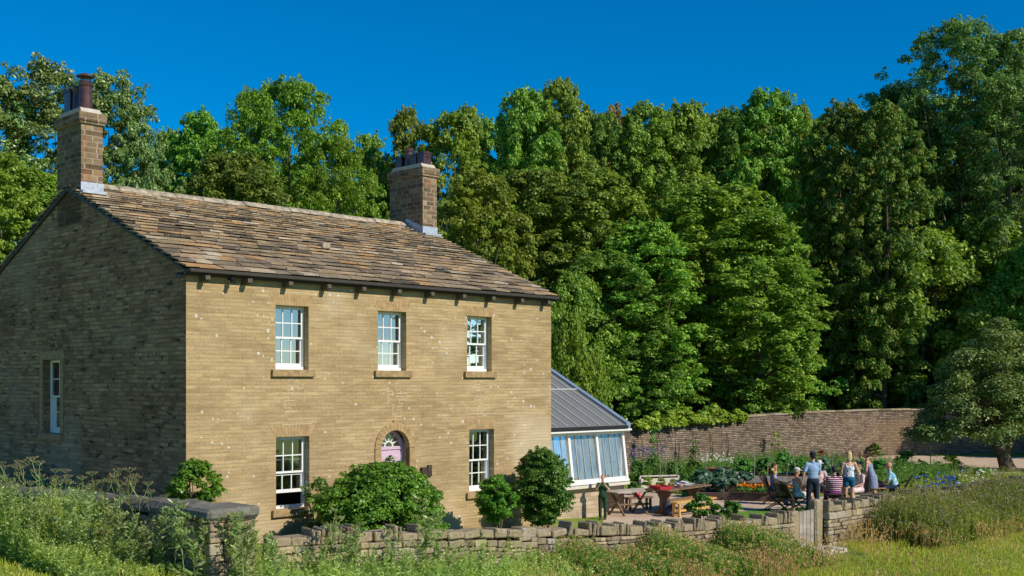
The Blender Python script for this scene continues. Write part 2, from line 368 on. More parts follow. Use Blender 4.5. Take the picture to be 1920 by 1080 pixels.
def crown(H, Rad, nclump, nleaf, size, base=.14, shape='oval', lump=.25, crad=.17, gaps=0.0, topfine=True):
    """crown of clumps spread through an uneven envelope. returns quads, clump centres"""
    qs = []; cs = []
    ph = rng.uniform(0, 6.28, 6)
    k = 0
    while len(cs) < nclump and k < nclump*20:
        k += 1
        t = rng.random()**.85; a = rng.uniform(0, 2*math.pi)
        if shape == 'oval': pr = (.72+.28*min(1, t/.35)) if t < .35 else math.sqrt(max(0, 1-((t-.35)/.66)**2.8))
        elif shape == 'round': pr = math.sqrt(max(0, 1-(2*t-1)**2))
        elif shape == 'dome': pr = math.sqrt(max(0, 1-t*t))
        else: pr = (.70+.30*min(1, t/.35)) if t < .35 else math.sqrt(max(0, 1-((t-.35)/.66)**2.5))
        pr *= 1+lump*(math.sin(2*a+ph[0]+3*t)+.7*math.sin(3*a+ph[1]-5*t)+.6*math.sin(9*t+ph[2]))*.5
        f = 1-.62*rng.random()**1.6
        r = pr*Rad*f
        z = H*(base+(1-base)*t)
        p = np.array([r*math.cos(a), r*math.sin(a), z])
        if gaps and math.sin(p[0]*1.1+ph[3])*math.sin(p[1]*1.1+ph[4])*math.sin(p[2]*.8+ph[5]) > 1-gaps: continue
        cs.append((p, t, f))
    for p, t, f in cs:
        cr = crad*Rad*rng.uniform(.65, 1.3)*(1-.12*t)
        qs.append(puff(p, cr, int(nleaf*rng.uniform(.7, 1.3)), size*(1-.1*t)))
        for _ in range(2):   # small sprays poking out of the clump
            d = rnd(1)[0]; d[2] = abs(d[2])*.8; o = p+d*cr*rng.uniform(.9, 1.35)
            qs.append(puff(o, cr*.38, int(nleaf*.16), size*.85))
    for _ in range(10):   # leader shoots that break the top outline
        a = rng.uniform(0, 6.28); r = Rad*.5*rng.random(); z = H*rng.uniform(.93, 1.0)
        for j in range(4): qs.append(puff(np.array([r*math.cos(a), r*math.sin(a), z-j*.45*Rad*.14]), Rad*.05*(1+.5*j), int(nleaf*.14), size*.8))
    return qs, [c[0] for c in cs]

def trunk_mb(H, r0, cs, Rad, nb=16, fork=.35, lean=0, n=8):
    mb = MB(); ph = random.uniform(0, 6)
    ax = lambda t: Vector((math.sin(t*4+ph)*.04*H*t+lean*H*t, math.cos(t*3+ph)*.04*H*t, H*t))
    ts = [0, .03, .1, .2, .32, .45, .6, .75, .9]
    mb.tube([ax(t) for t in ts], [r0*1.5, r0*1.12, r0, r0*.88, r0*.75, r0*.58, r0*.4, r0*.22, r0*.08], n)
    for c in random.sample(cs, min(nb, len(cs))):
        c = Vector(c); t = max(.12, min(.8, (c.z/H)*random.uniform(.5, .75))); a = ax(t)
        m = a.lerp(c, .5)+Vector((0, 0, -.02*H)); rr = r0*(1-t)*.42
        mb.tube([a, a.lerp(m, .5)+Vector((0, 0, .005*H)), m, c], [rr, rr*.8, rr*.6, rr*.18], 6)
    return mb

# ------------------------------------------------------------------ terrain
def sstep(a, b, x):
    t = min(1, max(0, (x-a)/(b-a))); return t*t*(3-2*t)
def gh(x, y):
    base = max(0, .55-.06*(max(x, -14)+4.4)); h = base*(1-sstep(-1, 2.4, x))
    if y < 17: h += (y-17)*.02
    return h
def ground_mesh(name, xs, ys, mat, dz=0, inside=None, kind='structure'):
    bm = bmesh.new(); V = {}
    for i, x in enumerate(xs):
        for j, y in enumerate(ys): V[i, j] = bm.verts.new((x, y, gh(x, y)+dz))
    for i in range(len(xs)-1):
        for j in range(len(ys)-1):
            bm.faces.new((V[i, j], V[i+1, j], V[i+1, j+1], V[i, j+1]))
    me = bpy.data.meshes.new(name); bm.to_mesh(me); bm.free(); me.materials.append(mat)
    o = link(bpy.data.objects.new(name, me)); tag(o, kind=kind); return o
def ramp_ground(name, cols, scale, bscale=20, bd=.03, rough=.95):
    m, t, o = newmat(name); tc = N(t, 'ShaderNodeTexCoord'); co = tc.outputs['Object']
    c = ramp(t, noise(t, co, scale, 5, .6), [(.3, cols[0]), (.5, cols[1]), (.7, cols[2])])
    f = noise(t, co, bscale, 5, .7)
    c = mix(t, c, ramp(t, f, [(.3, (.65, .65, .65)), (.7, (1.3, 1.3, 1.3))]), .8, 'MULTIPLY')
    principled(t, o, c, rough, .1, bump=f, bstr=.8, bdist=bd); return m
M['groundg'] = ramp_ground('turf_ground', [(.14, .20, .03), (.20, .27, .04), (.30, .30, .09)], .5)
M['gravel'] = ramp_ground('pinkish_gravel', [(.46, .34, .25), (.54, .41, .30), (.60, .46, .35)], .6, 45, .012)
M['lawn'] = ramp_ground('mown_lawn', [(.09, .20, .02), (.13, .27, .03), (.18, .30, .05)], 1.5, 30, .02)
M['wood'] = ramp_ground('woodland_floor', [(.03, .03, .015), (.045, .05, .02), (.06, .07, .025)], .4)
xs = sorted(set([-900, -600, -350, -200, -120, -70, -45]+[x*1.0 for x in range(-30, 41)]+[50, 60, 75, 100, 150, 250, 400, 600, 900]))
ys = sorted(set([-300, -100, -40, -10, 0, 5]+[y*1.0 for y in range(8, 70)]+[75, 85, 100, 140, 200, 320, 500, 800, 1200]))
ground_mesh('ground', xs, ys, M['groundg'])
def sheet(name, pts, mat, z):
    mb = MB(); mb.poly([(x, y, z) for x, y in pts]); o = mb.build(name, mat); tag(o, kind='structure')
    if o.data.polygons[0].normal.z < 0: o.data.flip_normals()
    return o
sheet('gravel_terrace', [(2.4, 31.5), (4.2, 29.8), (6.4, 31.4), (9.5, 34.2), (12.6, 37.6), (12.0, 40), (8.4, 38.6), (5.9, 39.2), (5.2, 42), (3.6, 42), (3.2, 36.5)], M['gravel'], .004)
sheet('lawn', [(4.7, 29.9), (6.9, 29.0), (9.8, 31.5), (13.6, 35.0), (12.4, 37.4), (10.6, 37.0), (8.2, 35.6), (6.2, 34.4)], M['lawn'], .008)
sheet('garden_path', [(16.0, 56), (18, 62.5), (30, 60.0), (31, 53), (24.5, 51.2), (19.6, 48.2), (18.8, 49.5), (20.2, 53.0), (17.5, 53.5)], M['gravel'], .004)
sheet('lawn', [(20.2, 49.0), (25.0, 51.9), (31, 54), (34, 44), (24, 43.5)], M['lawn'], .012)
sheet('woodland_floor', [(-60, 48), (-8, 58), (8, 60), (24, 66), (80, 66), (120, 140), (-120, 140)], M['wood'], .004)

# ------------------------------------------------------------------ house  (local frame: x along the front, y back, z up)
HLOC = (-6.31, 22.45, 0); HROT = R(45.19)
HL, HD, HW, HR = 10.38, 10.3, 6.04, 8.32
house = thing('farmhouse', 'two-storey sandstone farmhouse with stone slate roof and two chimneys', 'house', HLOC, HROT)
def wall_sheet(mb, p0, ax, nrm, u0, u1, z0, z1, ops, depth):
    """flat wall in direction ax, with rectangular holes and reveals going back by depth"""
    p0 = Vector(p0); ax = Vector(ax); nrm = Vector(nrm)
    P = lambda u, z, d=0: p0+ax*u+Vector((0, 0, z))-nrm*d
    us = sorted({u0, u1, *[o[0] for o in ops], *[o[1] for o in ops]}); zs = sorted({z0, z1, *[o[2] for o in ops], *[o[3] for o in ops]})
    for a, b in zip(us, us[1:]):
        for c, d in zip(zs, zs[1:]):
            m_ = ((a+b)/2, (c+d)/2)
            if any(o[0] < m_[0] < o[1] and o[2] < m_[1] < o[3] for o in ops): continue
            mb.poly([P(a, c), P(b, c), P(b, d), P(a, d)])
    for o in ops:
        a, b, c, d = o[:4]
        mb.poly([P(a, c), P(a, d), P(a, d, depth), P(a, c, depth)]); mb.poly([P(b, c), P(b, d), P(b, d, depth), P(b, c, depth)])
        mb.poly([P(a, d), P(b, d), P(b, d, depth), P(a, d, depth)]); mb.poly([P(a, c), P(b, c), P(b, c, depth), P(a, c, depth)])
UW = [(2.04, 2.86), (4.72, 5.54), (7.43, 8.25)]
LW = [(2.05, 2.88), (7.5, 8.33)]
fops = [(a, b, 4.14, 5.47) for a, b in UW]+[(a, b, 1.24, 2.74) for a, b in LW]+[(4.80, 5.62, .25, 2.8)]
mb = MB(); wall_sheet(mb, (0, 0, 0), (1, 0, 0), (0, -1, 0), 0, HL, -.6, HW, fops, .24)
mb.build('wall', M['front'], house, uv=True, recalc=False)
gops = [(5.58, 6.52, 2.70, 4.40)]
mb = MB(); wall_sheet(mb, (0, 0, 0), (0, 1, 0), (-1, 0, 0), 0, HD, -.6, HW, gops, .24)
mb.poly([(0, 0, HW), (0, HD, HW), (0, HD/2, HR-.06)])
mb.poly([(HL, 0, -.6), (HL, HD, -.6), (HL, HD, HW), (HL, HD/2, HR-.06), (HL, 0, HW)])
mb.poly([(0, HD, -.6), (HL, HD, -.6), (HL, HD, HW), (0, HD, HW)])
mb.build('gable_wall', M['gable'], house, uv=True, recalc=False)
# quoin strip joints are part of the masonry; floors and back room walls stop light
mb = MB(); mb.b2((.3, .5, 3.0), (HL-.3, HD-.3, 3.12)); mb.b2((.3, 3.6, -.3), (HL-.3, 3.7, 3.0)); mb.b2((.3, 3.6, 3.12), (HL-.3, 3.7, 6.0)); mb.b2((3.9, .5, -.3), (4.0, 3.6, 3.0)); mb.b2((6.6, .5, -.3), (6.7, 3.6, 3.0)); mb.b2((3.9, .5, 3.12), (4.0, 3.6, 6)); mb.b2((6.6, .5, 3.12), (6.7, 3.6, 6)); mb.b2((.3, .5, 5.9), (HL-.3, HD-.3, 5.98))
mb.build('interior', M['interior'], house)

def sash_window(a, b, c, d, face='front', cols=3, rows=4, raised=0, curtain=None, label=None, voussoir=True, blind=False):
    """opening a..b wide, c..d high; frame set back in the reveal"""
    if face == 'front': T = lambda u, z, q: Vector((u, q, z))      # q = depth behind the wall face
    else: T = lambda u, z, q: Vector((q, u, z))
    def bx(m_, u0, u1, z0, z1, q0, q1):
        p = T(u0, z0, q0); r = T(u1, z1, q1)
        m_.b2((min(p.x, r.x), min(p.y, r.y), min(p.z, r.z)), (max(p.x, r.x), max(p.y, r.y), max(p.z, r.z)))
    f = MB(); Q = .165
    e = .002; fw = .036
    bx(f, a+e, a+fw, c+e, d-e, Q, Q+.10); bx(f, b-fw, b-e, c+e, d-e, Q, Q+.10)
    bx(f, a+fw, b-fw, d-fw, d-e, Q+.002, Q+.10); bx(f, a+fw, b-fw, c+e, c+.06, Q-.02, Q+.10)
    mid = c+(d-c)*.5
    ia, ib = a+fw, b-fw
    def sash(z0, z1, q, rws, brail):
        s_ = .032
        bx(f, ia, ia+s_, z0, z1, q, q+.035); bx(f, ib-s_, ib, z0, z1, q, q+.035)
        bx(f, ia+s_, ib-s_, z1-s_, z1, q+.001, q+.034); bx(f, ia+s_, ib-s_, z0, z0+brail, q+.001, q+.034)
        for k in range(1, cols):
            u = ia+s_+(ib-ia-2*s_)*k/cols; bx(f, u-.011, u+.011, z0+brail, z1-s_, q+.004, q+.03)
        for k in range(1, rws):
            z = z0+brail+(z1-s_-z0-brail)*k/rws; bx(f, ia+s_, ib-s_, z-.011, z+.011, q+.006, q+.028)
    sash(mid-.02, d-fw, Q+.012, rows//2, .042)
    sash(c+.06+raised, mid+.022+raised, Q+.052, rows//2, .07)
    w_ = f.build('window', M['white'], house)
    if label: tag(w_, label)
    g = MB()
    for z0, z1, q in ((mid, d-fw-.01, Q+.03), (c+.08+raised, mid+raised, Q+.07)):
        g.poly([T(ia+.01, z0, q), T(ib-.01, z0, q), T(ib-.01, z1, q), T(ia+.01, z1, q)])
    g.build('pane', M['glass'], w_)
    s_ = MB(); p, r = (T(a-.11, c-.15, -.075), T(b+.13, c+.0, .12))
    s_.b2((min(p.x, r.x), min(p.y, r.y), p.z), (max(p.x, r.x), max(p.y, r.y), r.z-.001), bev=.008)
    s_.build('sill', M['dressed'], w_)
    if voussoir:
        v = MB(); n = 13
        for k in range(n):
            s0 = a-.02+(b-a+.04)*k/n+.003; s1 = a-.02+(b-a+.04)*(k+1)/n-.003; m_ = (a+b)/2; sp = .32
            pts = [T(s0, d+.004, -.004), T(s1, d+.004, -.004), T(s1+(s1-m_)*sp, d+.24, -.004), T(s0+(s0-m_)*sp, d+.24, -.004)]
            v.prism(pts, T(0, 0, .02)-T(0, 0, 0))
        v.build('lintel', M['arch'], w_)
    if curtain:
        cm = MB(); n = 26; z0, z1 = curtain
        top = [T(ia+(ib-ia)*k/n, z1, Q+.16+.02*math.sin(k*1.9)) for k in range(n+1)]; bot = [Vector((p.x, p.y, z0)) for p in top]
        for k in range(n): cm.poly([bot[k], bot[k+1], top[k+1], top[k]])
        cm.build('curtain', M['curtain'], w_)
    return w_
sash_window(*UW[0], 4.14, 5.47); sash_window(*UW[1], 4.14, 5.47, curtain=(4.2, 4.86)); sash_window(*UW[2], 4.14, 5.47)
sash_window(*LW[0], 1.24, 2.74, raised=.26, label='window with its lower sash raised and a dark gap below'); sash_window(*LW[1], 1.24, 2.74)
sash_window(*gops[0], face='gable', cols=2, voussoir=False)
# stone surround of the gable window
mb = MB(); a, b, c, d = gops[0]
mb.b2((-.02, a-.16, c), (.02, a-.002, d)); mb.b2((-.02, b+.002, c), (.02, b+.16, d)); mb.b2((-.022, a-.2, d+.002), (.02, b+.2, d+.2))
mb.build('window_surround', M['dressed'], house)

# arched door
mb = MB(); cx, cz, r1, r2 = 5.21, 2.39, .41, .585; n = 15
for k in range(n):
    a0 = math.pi*k/n+.008; a1 = math.pi*(k+1)/n-.008; rr = r2+(.05 if k == n//2 else 0)
    pts = [(cx+r1*math.cos(a0), -.03, cz+r1*math.sin(a0)), (cx+r1*math.cos(a1), -.03, cz+r1*math.sin(a1)), (cx+rr*math.cos(a1), -.03, cz+rr*math.sin(a1)), (cx+rr*math.cos(a0), -.03, cz+rr*math.sin(a0))]
    mb.prism(pts, (0, .15, 0))
for s_ in (-1, 1):
    for k in range(4): mb.b2((cx+s_*r1-(0 if s_ > 0 else .175), -.03, .25+k*.535), (cx+s_*r1+(.175 if s_ > 0 else 0), .12, .25+k*.535+.529))
arch = mb.build('door_surround', M['arch'], house)
mb = MB(); q = .2
mb.b2((cx-r1, q, .25), (cx-r1+.05, q+.08, cz)); mb.b2((cx+r1-.05, q, .25), (cx+r1, q+.08, cz)); mb.b2((cx-r1+.05, q+.003, cz-.04), (cx+r1-.05, q+.08, cz+.03))
mb.b2((cx-r1+.05, q+.03, .25), (cx+r1-.05, q+.07, cz-.04))
for x0, x1 in ((cx-.3, cx-.03), (cx+.03, cx+.3)):
    for z0, z1 in ((.4, .95), (1.05, 1.55), (1.65, 2.22)): mb.b2((x0, q+.012, z0), (x1, q+.03, z1), bev=.01)
n = 20
for k in range(n):
    a0 = math.pi*k/n; a1 = math.pi*(k+1)/n
    for ri, ro in ((.34, .41),):
        mb.prism([(cx+ri*math.cos(a0), q, cz+ri*math.sin(a0)), (cx+ri*math.cos(a1), q, cz+ri*math.sin(a1)), (cx+ro*math.cos(a1), q, cz+ro*math.sin(a1)), (cx+ro*math.cos(a0), q, cz+ro*math.sin(a0))], (0, .07, 0))
door = mb.build('door', M['pink'], house)
mb = MB(); mb.ell((cx+.26, q-.01, 1.2), (.03, .03, .03)); mb.build('handle', M['black'], door)
mb = MB()
for k in range(1, 6):
    a0 = math.pi*k/6; mb.bar((cx+.11*math.cos(a0), q+.03, cz+.03+.11*math.sin(a0)), (cx+.34*math.cos(a0), q+.03, cz+.34*math.sin(a0)), .016, .02, up=(0, 1, 0))
for k in range(10):
    a0 = math.pi*k/10; a1 = math.pi*(k+1)/10
    mb.prism([(cx+.1*math.cos(a0), q+.02, cz+.03+.1*math.sin(a0)), (cx+.1*math.cos(a1), q+.02, cz+.03+.1*math.sin(a1)), (cx+.13*math.cos(a1), q+.02, cz+.03+.13*math.sin(a1)), (cx+.13*math.cos(a0), q+.02, cz+.03+.13*math.sin(a0))], (0, .02, 0))
mb.build('fanlight', M['white'], door)
mb = MB(); mb.poly([(cx-.38, q+.045, cz)]+[(cx+.38*math.cos(math.pi*k/12), q+.045, cz+.38*math.sin(math.pi*k/12)) for k in range(12, -1, -1)][1:]); mb.build('pane', M['glass'], door)
# meter box beside the door
mb = MB(); mb.b2((5.95, -.08, 1.72), (6.12, 0, 1.92), bev=.01); mb.b2((6.16, -.05, 1.70), (6.28, 0, 1.96), bev=.005); mb.build('wall_box', M['darktimber'], house)

# stepped pale mortar repairs (real joints a little proud of the stone)
def stepline(pts):
    rr = random.Random(len(pts))
    mb = MB()
    seen = set()
    for (a, b), (c, d) in zip(pts, pts[1:]):
        k_ = (round(min(a, c), 4), round(max(a, c), 4), round(b, 4), round(d, 4))
        if k_ in seen: continue
        seen.add(k_)
        if abs(b-d) < 1e-6: mb.b2((min(a, c), -.004, b-.007), (max(a, c), .002, b+.007))
        else: mb.b2((a-.006, -.0045, min(b, d)+.0071), (a+.006, .002, max(b, d)-.0071))
    return mb.build('mortar_repair', M['mortar'], house)
def crack(x, z, steps, seed, w_=.2):
    rr = random.Random(seed); pts = [(x, z)]
    for i in range(steps):
        x2 = x+(1 if i % 2 else -1)*rr.uniform(.35, 1.15)*w_+rr.uniform(-.03, .05); pts.append((x2, z)); x = x2
        z -= .075*rr.choice((1, 2, 1)); pts.append((x, z))
        if rr.random() < .35: x3 = x+rr.uniform(.1, .25); pts += [(x3, z), (x, z)]
    return pts
stepline(crack(2.42, 3.95, 8, 1)+[(2.85, 3.95-.9)] if False else crack(2.42, 3.94, 9, 1)); stepline(crack(2.62, 3.9, 5, 12, .15))
stepline([(2.2, 3.0), (2.95, 3.0)])
stepline(crack(5.3, 3.85, 9, 3, .16)); stepline(crack(5.05, 3.75, 7, 5, .14)); stepline(crack(7.95, 3.9, 8, 4, .17)); stepline(crack(7.75, 3.9, 5, 9, .15))
stepline([(7.45, 3.12), (8.4, 3.12)]); stepline([(7.6, 3.2), (8.2, 3.2)]); stepline([(2.1, 5.75), (2.9, 5.75)])

# roof
PIT = math.atan2(HR-6.09, HD/2+.12)
mb = MB(); ov = .05
mb.prism([(-ov, -.12, 6.03), (-ov, HD/2, HR-.05), (-ov, HD+.12, 6.03), (-ov, HD+.12, 5.99), (-ov, HD/2, HR-.14), (-ov, -.12, 5.99)], (HL+2*ov, 0, 0))
roof = mb.build('roof', M['gutter'], house)
def slates(side):
    mb = MB(); SL = (HD/2+.12)/math.cos(PIT); y = 0; row = 0; exp = []
    while y < SL-.12:
        e_ = .32-.16*(y/SL); exp.append((y, e_)); y += e_
    for row, (v, e_) in enumerate(exp):
        x = -ov-.03+random.uniform(-.02, .02)-(.0); first = True
        sag = .0
        while x < HL+ov:
            w_ = random.uniform(.30, .72)*(1-.38*v/SL)
            if first: w_ *= random.uniform(.4, 1); first = False
            x1 = min(x+w_, HL+ov+.03)
            if HL+ov+.03-x1 < .15: x1 = HL+ov+.03
            th = random.uniform(.024, .036); l = e_*1.45
            l = min(l, SL-v+.02)
            lift = .064+random.uniform(0, .014)
            tilt = -(lift)/l
            u = (x+x1)/2; vv = v+l/2+random.uniform(-.007, .007)
            cw = .012+th/2+lift*.5
            rot = Matrix.Rotation(PIT, 3, 'X') @ Matrix.Rotation(tilt, 3, 'X') @ Matrix.Rotation(random.uniform(-.006, .006), 3, 'Z')
            yy = -.12+vv*math.cos(PIT)-cw*math.sin(PIT); zz = 6.03+vv*math.sin(PIT)+cw*math.cos(PIT)
            mb.box((u, yy, zz), (x1-x-random.uniform(.006, .016), l, th), rot, jit=.006)
            x = x1
    if side:
        for v in mb.bm.verts: v.co.y = HD-v.co.y
    return mb.build('slates', M['slate'], roof)
slates(0); slates(1)
mb = MB(); x = .55
while x < HL-.6:
    x1 = min(x+random.uniform(.55, .8), HL-.55)
    z = HR+.04+random.uniform(-.012, .012)
    mb.prism([(x+.01, HD/2-.17, z-.05), (x+.01, HD/2-.10, z+.03), (x+.01, HD/2, z+.085), (x+.01, HD/2+.10, z+.03), (x+.01, HD/2+.17, z-.05)], (x1-x-.015, 0, 0)); x = x1
mb.build('ridge_stones', M['ridge'], roof)
mb = MB(); q = 2.05; zz = 6.09+(q+.12)*math.tan(PIT)
mb.b2((4.62, q-.14, zz+.0), (4.84, q+.1, zz+.13), bev=.02); mb.build('roof_vent', M['ridge'], roof)
mb = MB(); mb.b2((-.05, -.25, 5.995), (HL+.06, -.13, 6.07), bev=.012); mb.b2((-.02, -.13, 5.95), (HL+.02, -.003, 6.03)); mb.build('gutter', M['gutter'], house)
for k, x in enumerate([.33, 1.28, 2.25, 3.22, 4.15, 5.15, 6.13, 7.12, 8.09, 9.08, 10.05]):
    mb = MB(); mb.prism([(x-.05, 0, 5.84), (x-.05, 0, 5.949), (x-.05, -.25, 5.949), (x-.05, -.25, 5.87), (x-.05, -.06, 5.83)], (.10, 0, 0)); mb.build('corbel', M['corbel'], house)
for p in ((-.10, .12, 5.95), (.93, -.16, 5.9)):
    mb = MB(); mb.ell(p, (.06, .06, .055)); mb.bar(p, (p[0]+(.1 if p[0] < 0 else 0), p[1]+(.0 if p[0] < 0 else .16), p[2]+.04), .04, .04); mb.tube([p, (p[0]-.02, p[1]-.1, p[2]-.04)], [.05, .045], 10)
    mb.build('security_light', M['black'], house)

# chimneys
def chimney(x0, x1, wy, ztop, pots, name_extra=None):
    y0, y1 = HD/2-wy/2, HD/2+wy/2
    mb = MB(); mb.b2((x0, y0, 7.4), (x1, y1, ztop-.26)); mb.b2((x0-.07, y0-.07, ztop-.26), (x1+.07, y1+.07, ztop-.06), bev=.015)
    mb.b2((x0-.045, y0-.045, ztop-.31), (x1+.045, y1+.045, ztop-.262))
    c = mb.build('chimney', M['chimney'], house, uv=True)
    mb = MB(); mb.prism([(x0+.02, y0+.02, ztop-.06), (x0+.02, y0+.10, ztop+.06), (x0+.02, y1-.10, ztop+.06), (x0+.02, y1-.02, ztop-.06)], (x1-x0-.04, 0, 0)); mb.build('flaunching', M['render'], c)
    mb = MB(); yb = y0; zb = 6.09+(yb+.12)*math.tan(PIT)
    mb.b2((x0-.012, y0-.02, zb-.1), (x1+.012, y0-.002, zb+.26)); mb.b2((x0-.03, y0-.16, zb+.05-.05), (x1+.03, y0-.02, zb+.06))
    n = 6
    if x0 > 1:
        for k in range(n):
            a0 = y0+(HD/2-y0)*k/n; a1 = y0+(HD/2-y0)*(k+1)/n; zz = 6.12+(a0+.12)*math.tan(PIT); mb.b2((x0-.016, a0, zz-.1), (x0-.002, a1, zz+.24))
    mb.build('flashing', M['lead'], c)
    for (px_, py_, h, r_, kind) in pots:
        mb = MB(); z = ztop+.03
        prof = [(r_*1.12, 0), (r_*1.1, .06), (r_*.98, .09), (r_*.9, h*.8), (r_*1.02, h*.84), (r_*1.05, h*.92), (r_*.92, h*.94), (r_*.92, h), (r_*.72, h), (r_*.70, h-.1), (.001, h-.12)]
        if kind == 'square':
            mb.b2((px_-r_, py_-r_, z), (px_+r_, py_+r_, z+h*.86)); mb.b2((px_-r_*1.15, py_-r_*1.15, z+h*.86), (px_+r_*1.15, py_+r_*1.15, z+h*.95)); mb.b2((px_-r_*.95, py_-r_*.95, z+h*.95), (px_+r_*.95, py_+r_*.95, z+h))
        else: mb.lathe(prof, (px_, py_, z), 18)
        if kind == 'cowl':
            for a in range(4): mb.bar((px_+r_*.7*math.cos(a*1.57), py_+r_*.7*math.sin(a*1.57), z+h-.03), (px_+r_*.7*math.cos(a*1.57), py_+r_*.7*math.sin(a*1.57), z+h+.10), .02, .02)
            mb.lathe([(r_*1.35, 0), (r_*1.3, .025), (r_*.6, .075), (.001, .09)], (px_, py_, z+h+.09), 18)
        mb.build('chimney_pot', M['clay'], c, smooth=False)
    return c
chimney(.0, .50, 1.22, 9.93, [(.25, 4.86, .68, .15, 'cowl'), (.25, 5.17, .60, .15, 'round'), (.25, 5.47, .60, .15, 'square')])
chimney(HL-.53, HL-.0, 1.45, 10.0, [(HL-.27, 4.66, .38, .14, 'square'), (HL-.27, 5.0, .36, .14, 'square'), (HL-.27, 5.32, .58, .13, 'round'), (HL-.27, 5.64, .36, .14, 'square')])

# ------------------------------------------------------------------ conservatory (same frame)
cons = thing('conservatory', 'lean-to conservatory with grey seamed roof and sloping glass on a stone base', 'conservatory', HLOC, HROT)
X0, X1, YF, YB = HL+.005, 15.32, 1.62, 6.4
mb = MB(); mb.b2((X0, YF, -.3), (X1, YF+.3, .86)); mb.b2((X1-.3, YF+.3, -.3), (X1-.001, YB, .86)); mb.build('wall', M['base'], cons, uv=True)
mb = MB(); mb.b2((X0, YF-.2, .862), (X1+.03, YF+.3, .95), bev=.008); mb.build('coping', M['whiteboard'], cons)
ZT, ZB, YT, YBt = 2.40, 1.02, YF+.06, YF-.13
mb = MB(); mb.b2((X0, YF-.02, 2.42), (X1, YF+.14, 2.56)); mb.b2((X0, YBt-.06, .972), (X1+.02, YBt+.12, 1.03))
pw = 1.2; edges = [X1-.05-pw*k for k in range(5)]
for x in edges:
    x = max(x, X0+.06); mb.bar((x, YBt, 1.0), (x, YT, 2.45), .085, .09, up=(1, 0, 0))
mb.bar((14.09-.0, YF+.05, 1.0), (14.09, YF+.05, 2.45), .06, .06)
mb.bar((X1-.04, YT+.1, 1.0), (X1-.04, YT+.1, 2.45), .09, .09); mb.bar((X1-.04, YB, 1.0), (X1-.04, YB, 4.6), .09, .09)
for k in range(4):
    a = max(edges[k+1], X0+.06)+.05; b = edges[k]-.05; 
    mb.bar((a, YT-.003, 2.40), (b, YT-.003, 2.40), .07, .05, up=(0, 1, 0)); mb.bar((a, YBt+.013, 1.07), (b, YBt+.013, 1.07), .09, .05, up=(0, 1, 0))
mb.build('frame', M['white'], cons)
mb = MB()
for k in range(4):
    a = max(edges[k+1], X0+.06); b = edges[k]
    for j in range(1, 4): 
        x = a+(b-a)*j/4
        mb.bar((x, YBt+.01, 1.08), (x, YT+.01, 2.38), .02, .025, up=(1, 0, 0))
mb.build('glazing_bars', M['seam'], cons)
for k in range(4):
    a = max(edges[k+1], X0+.06)+.04; b = edges[k]-.04; mb = MB()
    mb.poly([(a, YBt+.02, 1.06), (b, YBt+.02, 1.06), (b, YT+.02, 2.4), (a, YT+.02, 2.4)]); mb.build('pane', M['cglass'], cons)
SLP = .52; ye = YF-.14; ze = 2.62
zr = lambda y: ze+(y-ye)*SLP
mb = MB(); mb.prism([(X0, ye, ze), (X0, YB, zr(YB)), (X0, YB, zr(YB)-.1), (X0, ye, ze-.1)], (X1+.03-X0, 0, 0)); roofc = mb.build('roof', M['zinc'], cons)
mb = MB(); x = X1-.34
while x > X0+.05:
    mb.bar((x, ye+.02, ze+.02), (x, YB, zr(YB)+.02), .022, .05, up=(1, 0, 0)); x -= .46
mb.bar((X0, 3.45, zr(3.45)+.03), (X1-.1, 3.45, zr(3.45)+.03), .05, .05, up=(0, 0, 1)); mb.build('standing_seam', M['seam'], roofc)
mb = MB(); mb.prism([(X1-.09, ye-.02, ze-.12), (X1-.09, YB, zr(YB)-.12), (X1-.09, YB, zr(YB)+.07), (X1-.09, ye-.02, ze+.07)], (.17, 0, 0)); mb.build('verge', M['bluelead'], roofc)
mb = MB(); mb.b2((X0, ye-.10, ze-.10), (X1-.1, ye-.001, ze+.0)); mb.build('gutter', M['black'], roofc)
mb = MB(); mb.b2((X0, ye-.08, ze-.155), (X1+.08, YF+.16, ze-.104)); mb.build('fascia', M['white'], roofc)
mb = MB(); mb.b2((X0, YB, -.3), (X1, YB+.25, zr(YB)-.1)); mb.build('back_wall', M['base'], cons, uv=True)
mb = MB(); mb.poly([(X1-.03, YF+.1, .86), (X1-.03, YB, .86), (X1-.03, YB, zr(YB)-.12), (X1-.03, YF+.1, zr(YF+.1)-.12)]); mb.build('end_pane', M['cglass'], cons)

# ------------------------------------------------------------------ dry stone walls
def stone_face(mb, a, b, h0, h1, zb, th, seed, hs=(.07, .17), ws=(.14, .42), end=False):
    """irregular coursed stones between plan points a and b, both faces"""
    rr = random.Random(seed); a = Vector(a); b = Vector(b); L_ = (b-a).length; d = (b-a)/L_; n = Vector((d.y, -d.x))
    z = 0
    rot = Matrix.Rotation(math.atan2(d.y, d.x), 3, 'Z')
    while z < max(h0, h1)-.03:
        hh = rr.uniform(*hs); x = 0
        while x < L_-.02:
            w_ = rr.uniform(*ws); 
            if L_-x-w_ < .08: w_ = L_-x
            t = (x+w_/2)/L_; top = h0+(h1-h0)*t
            if z+hh*.5 < top:
                h2 = min(hh, top-z) if top-z < hh*1.4 else hh
                p = a+d*(x+w_/2); g = gh(p.x, p.y)+zb
                for sd in (1, -1):
                    o_ = th/2-.09+rr.uniform(-.02, .025); q = p+n*sd*o_
                    r2 = rot @ Matrix.Rotation(rr.uniform(-.05, .05), 3, 'Y') @ Matrix.Rotation(rr.uniform(-.05, .05), 3, 'Z')
                    mb.box((q.x, q.y, g+z+h2/2), (w_-.012, .2, h2-.012), r2, bev=.014, jit=.008)
            x += w_
        z += hh
def topof(p): return p
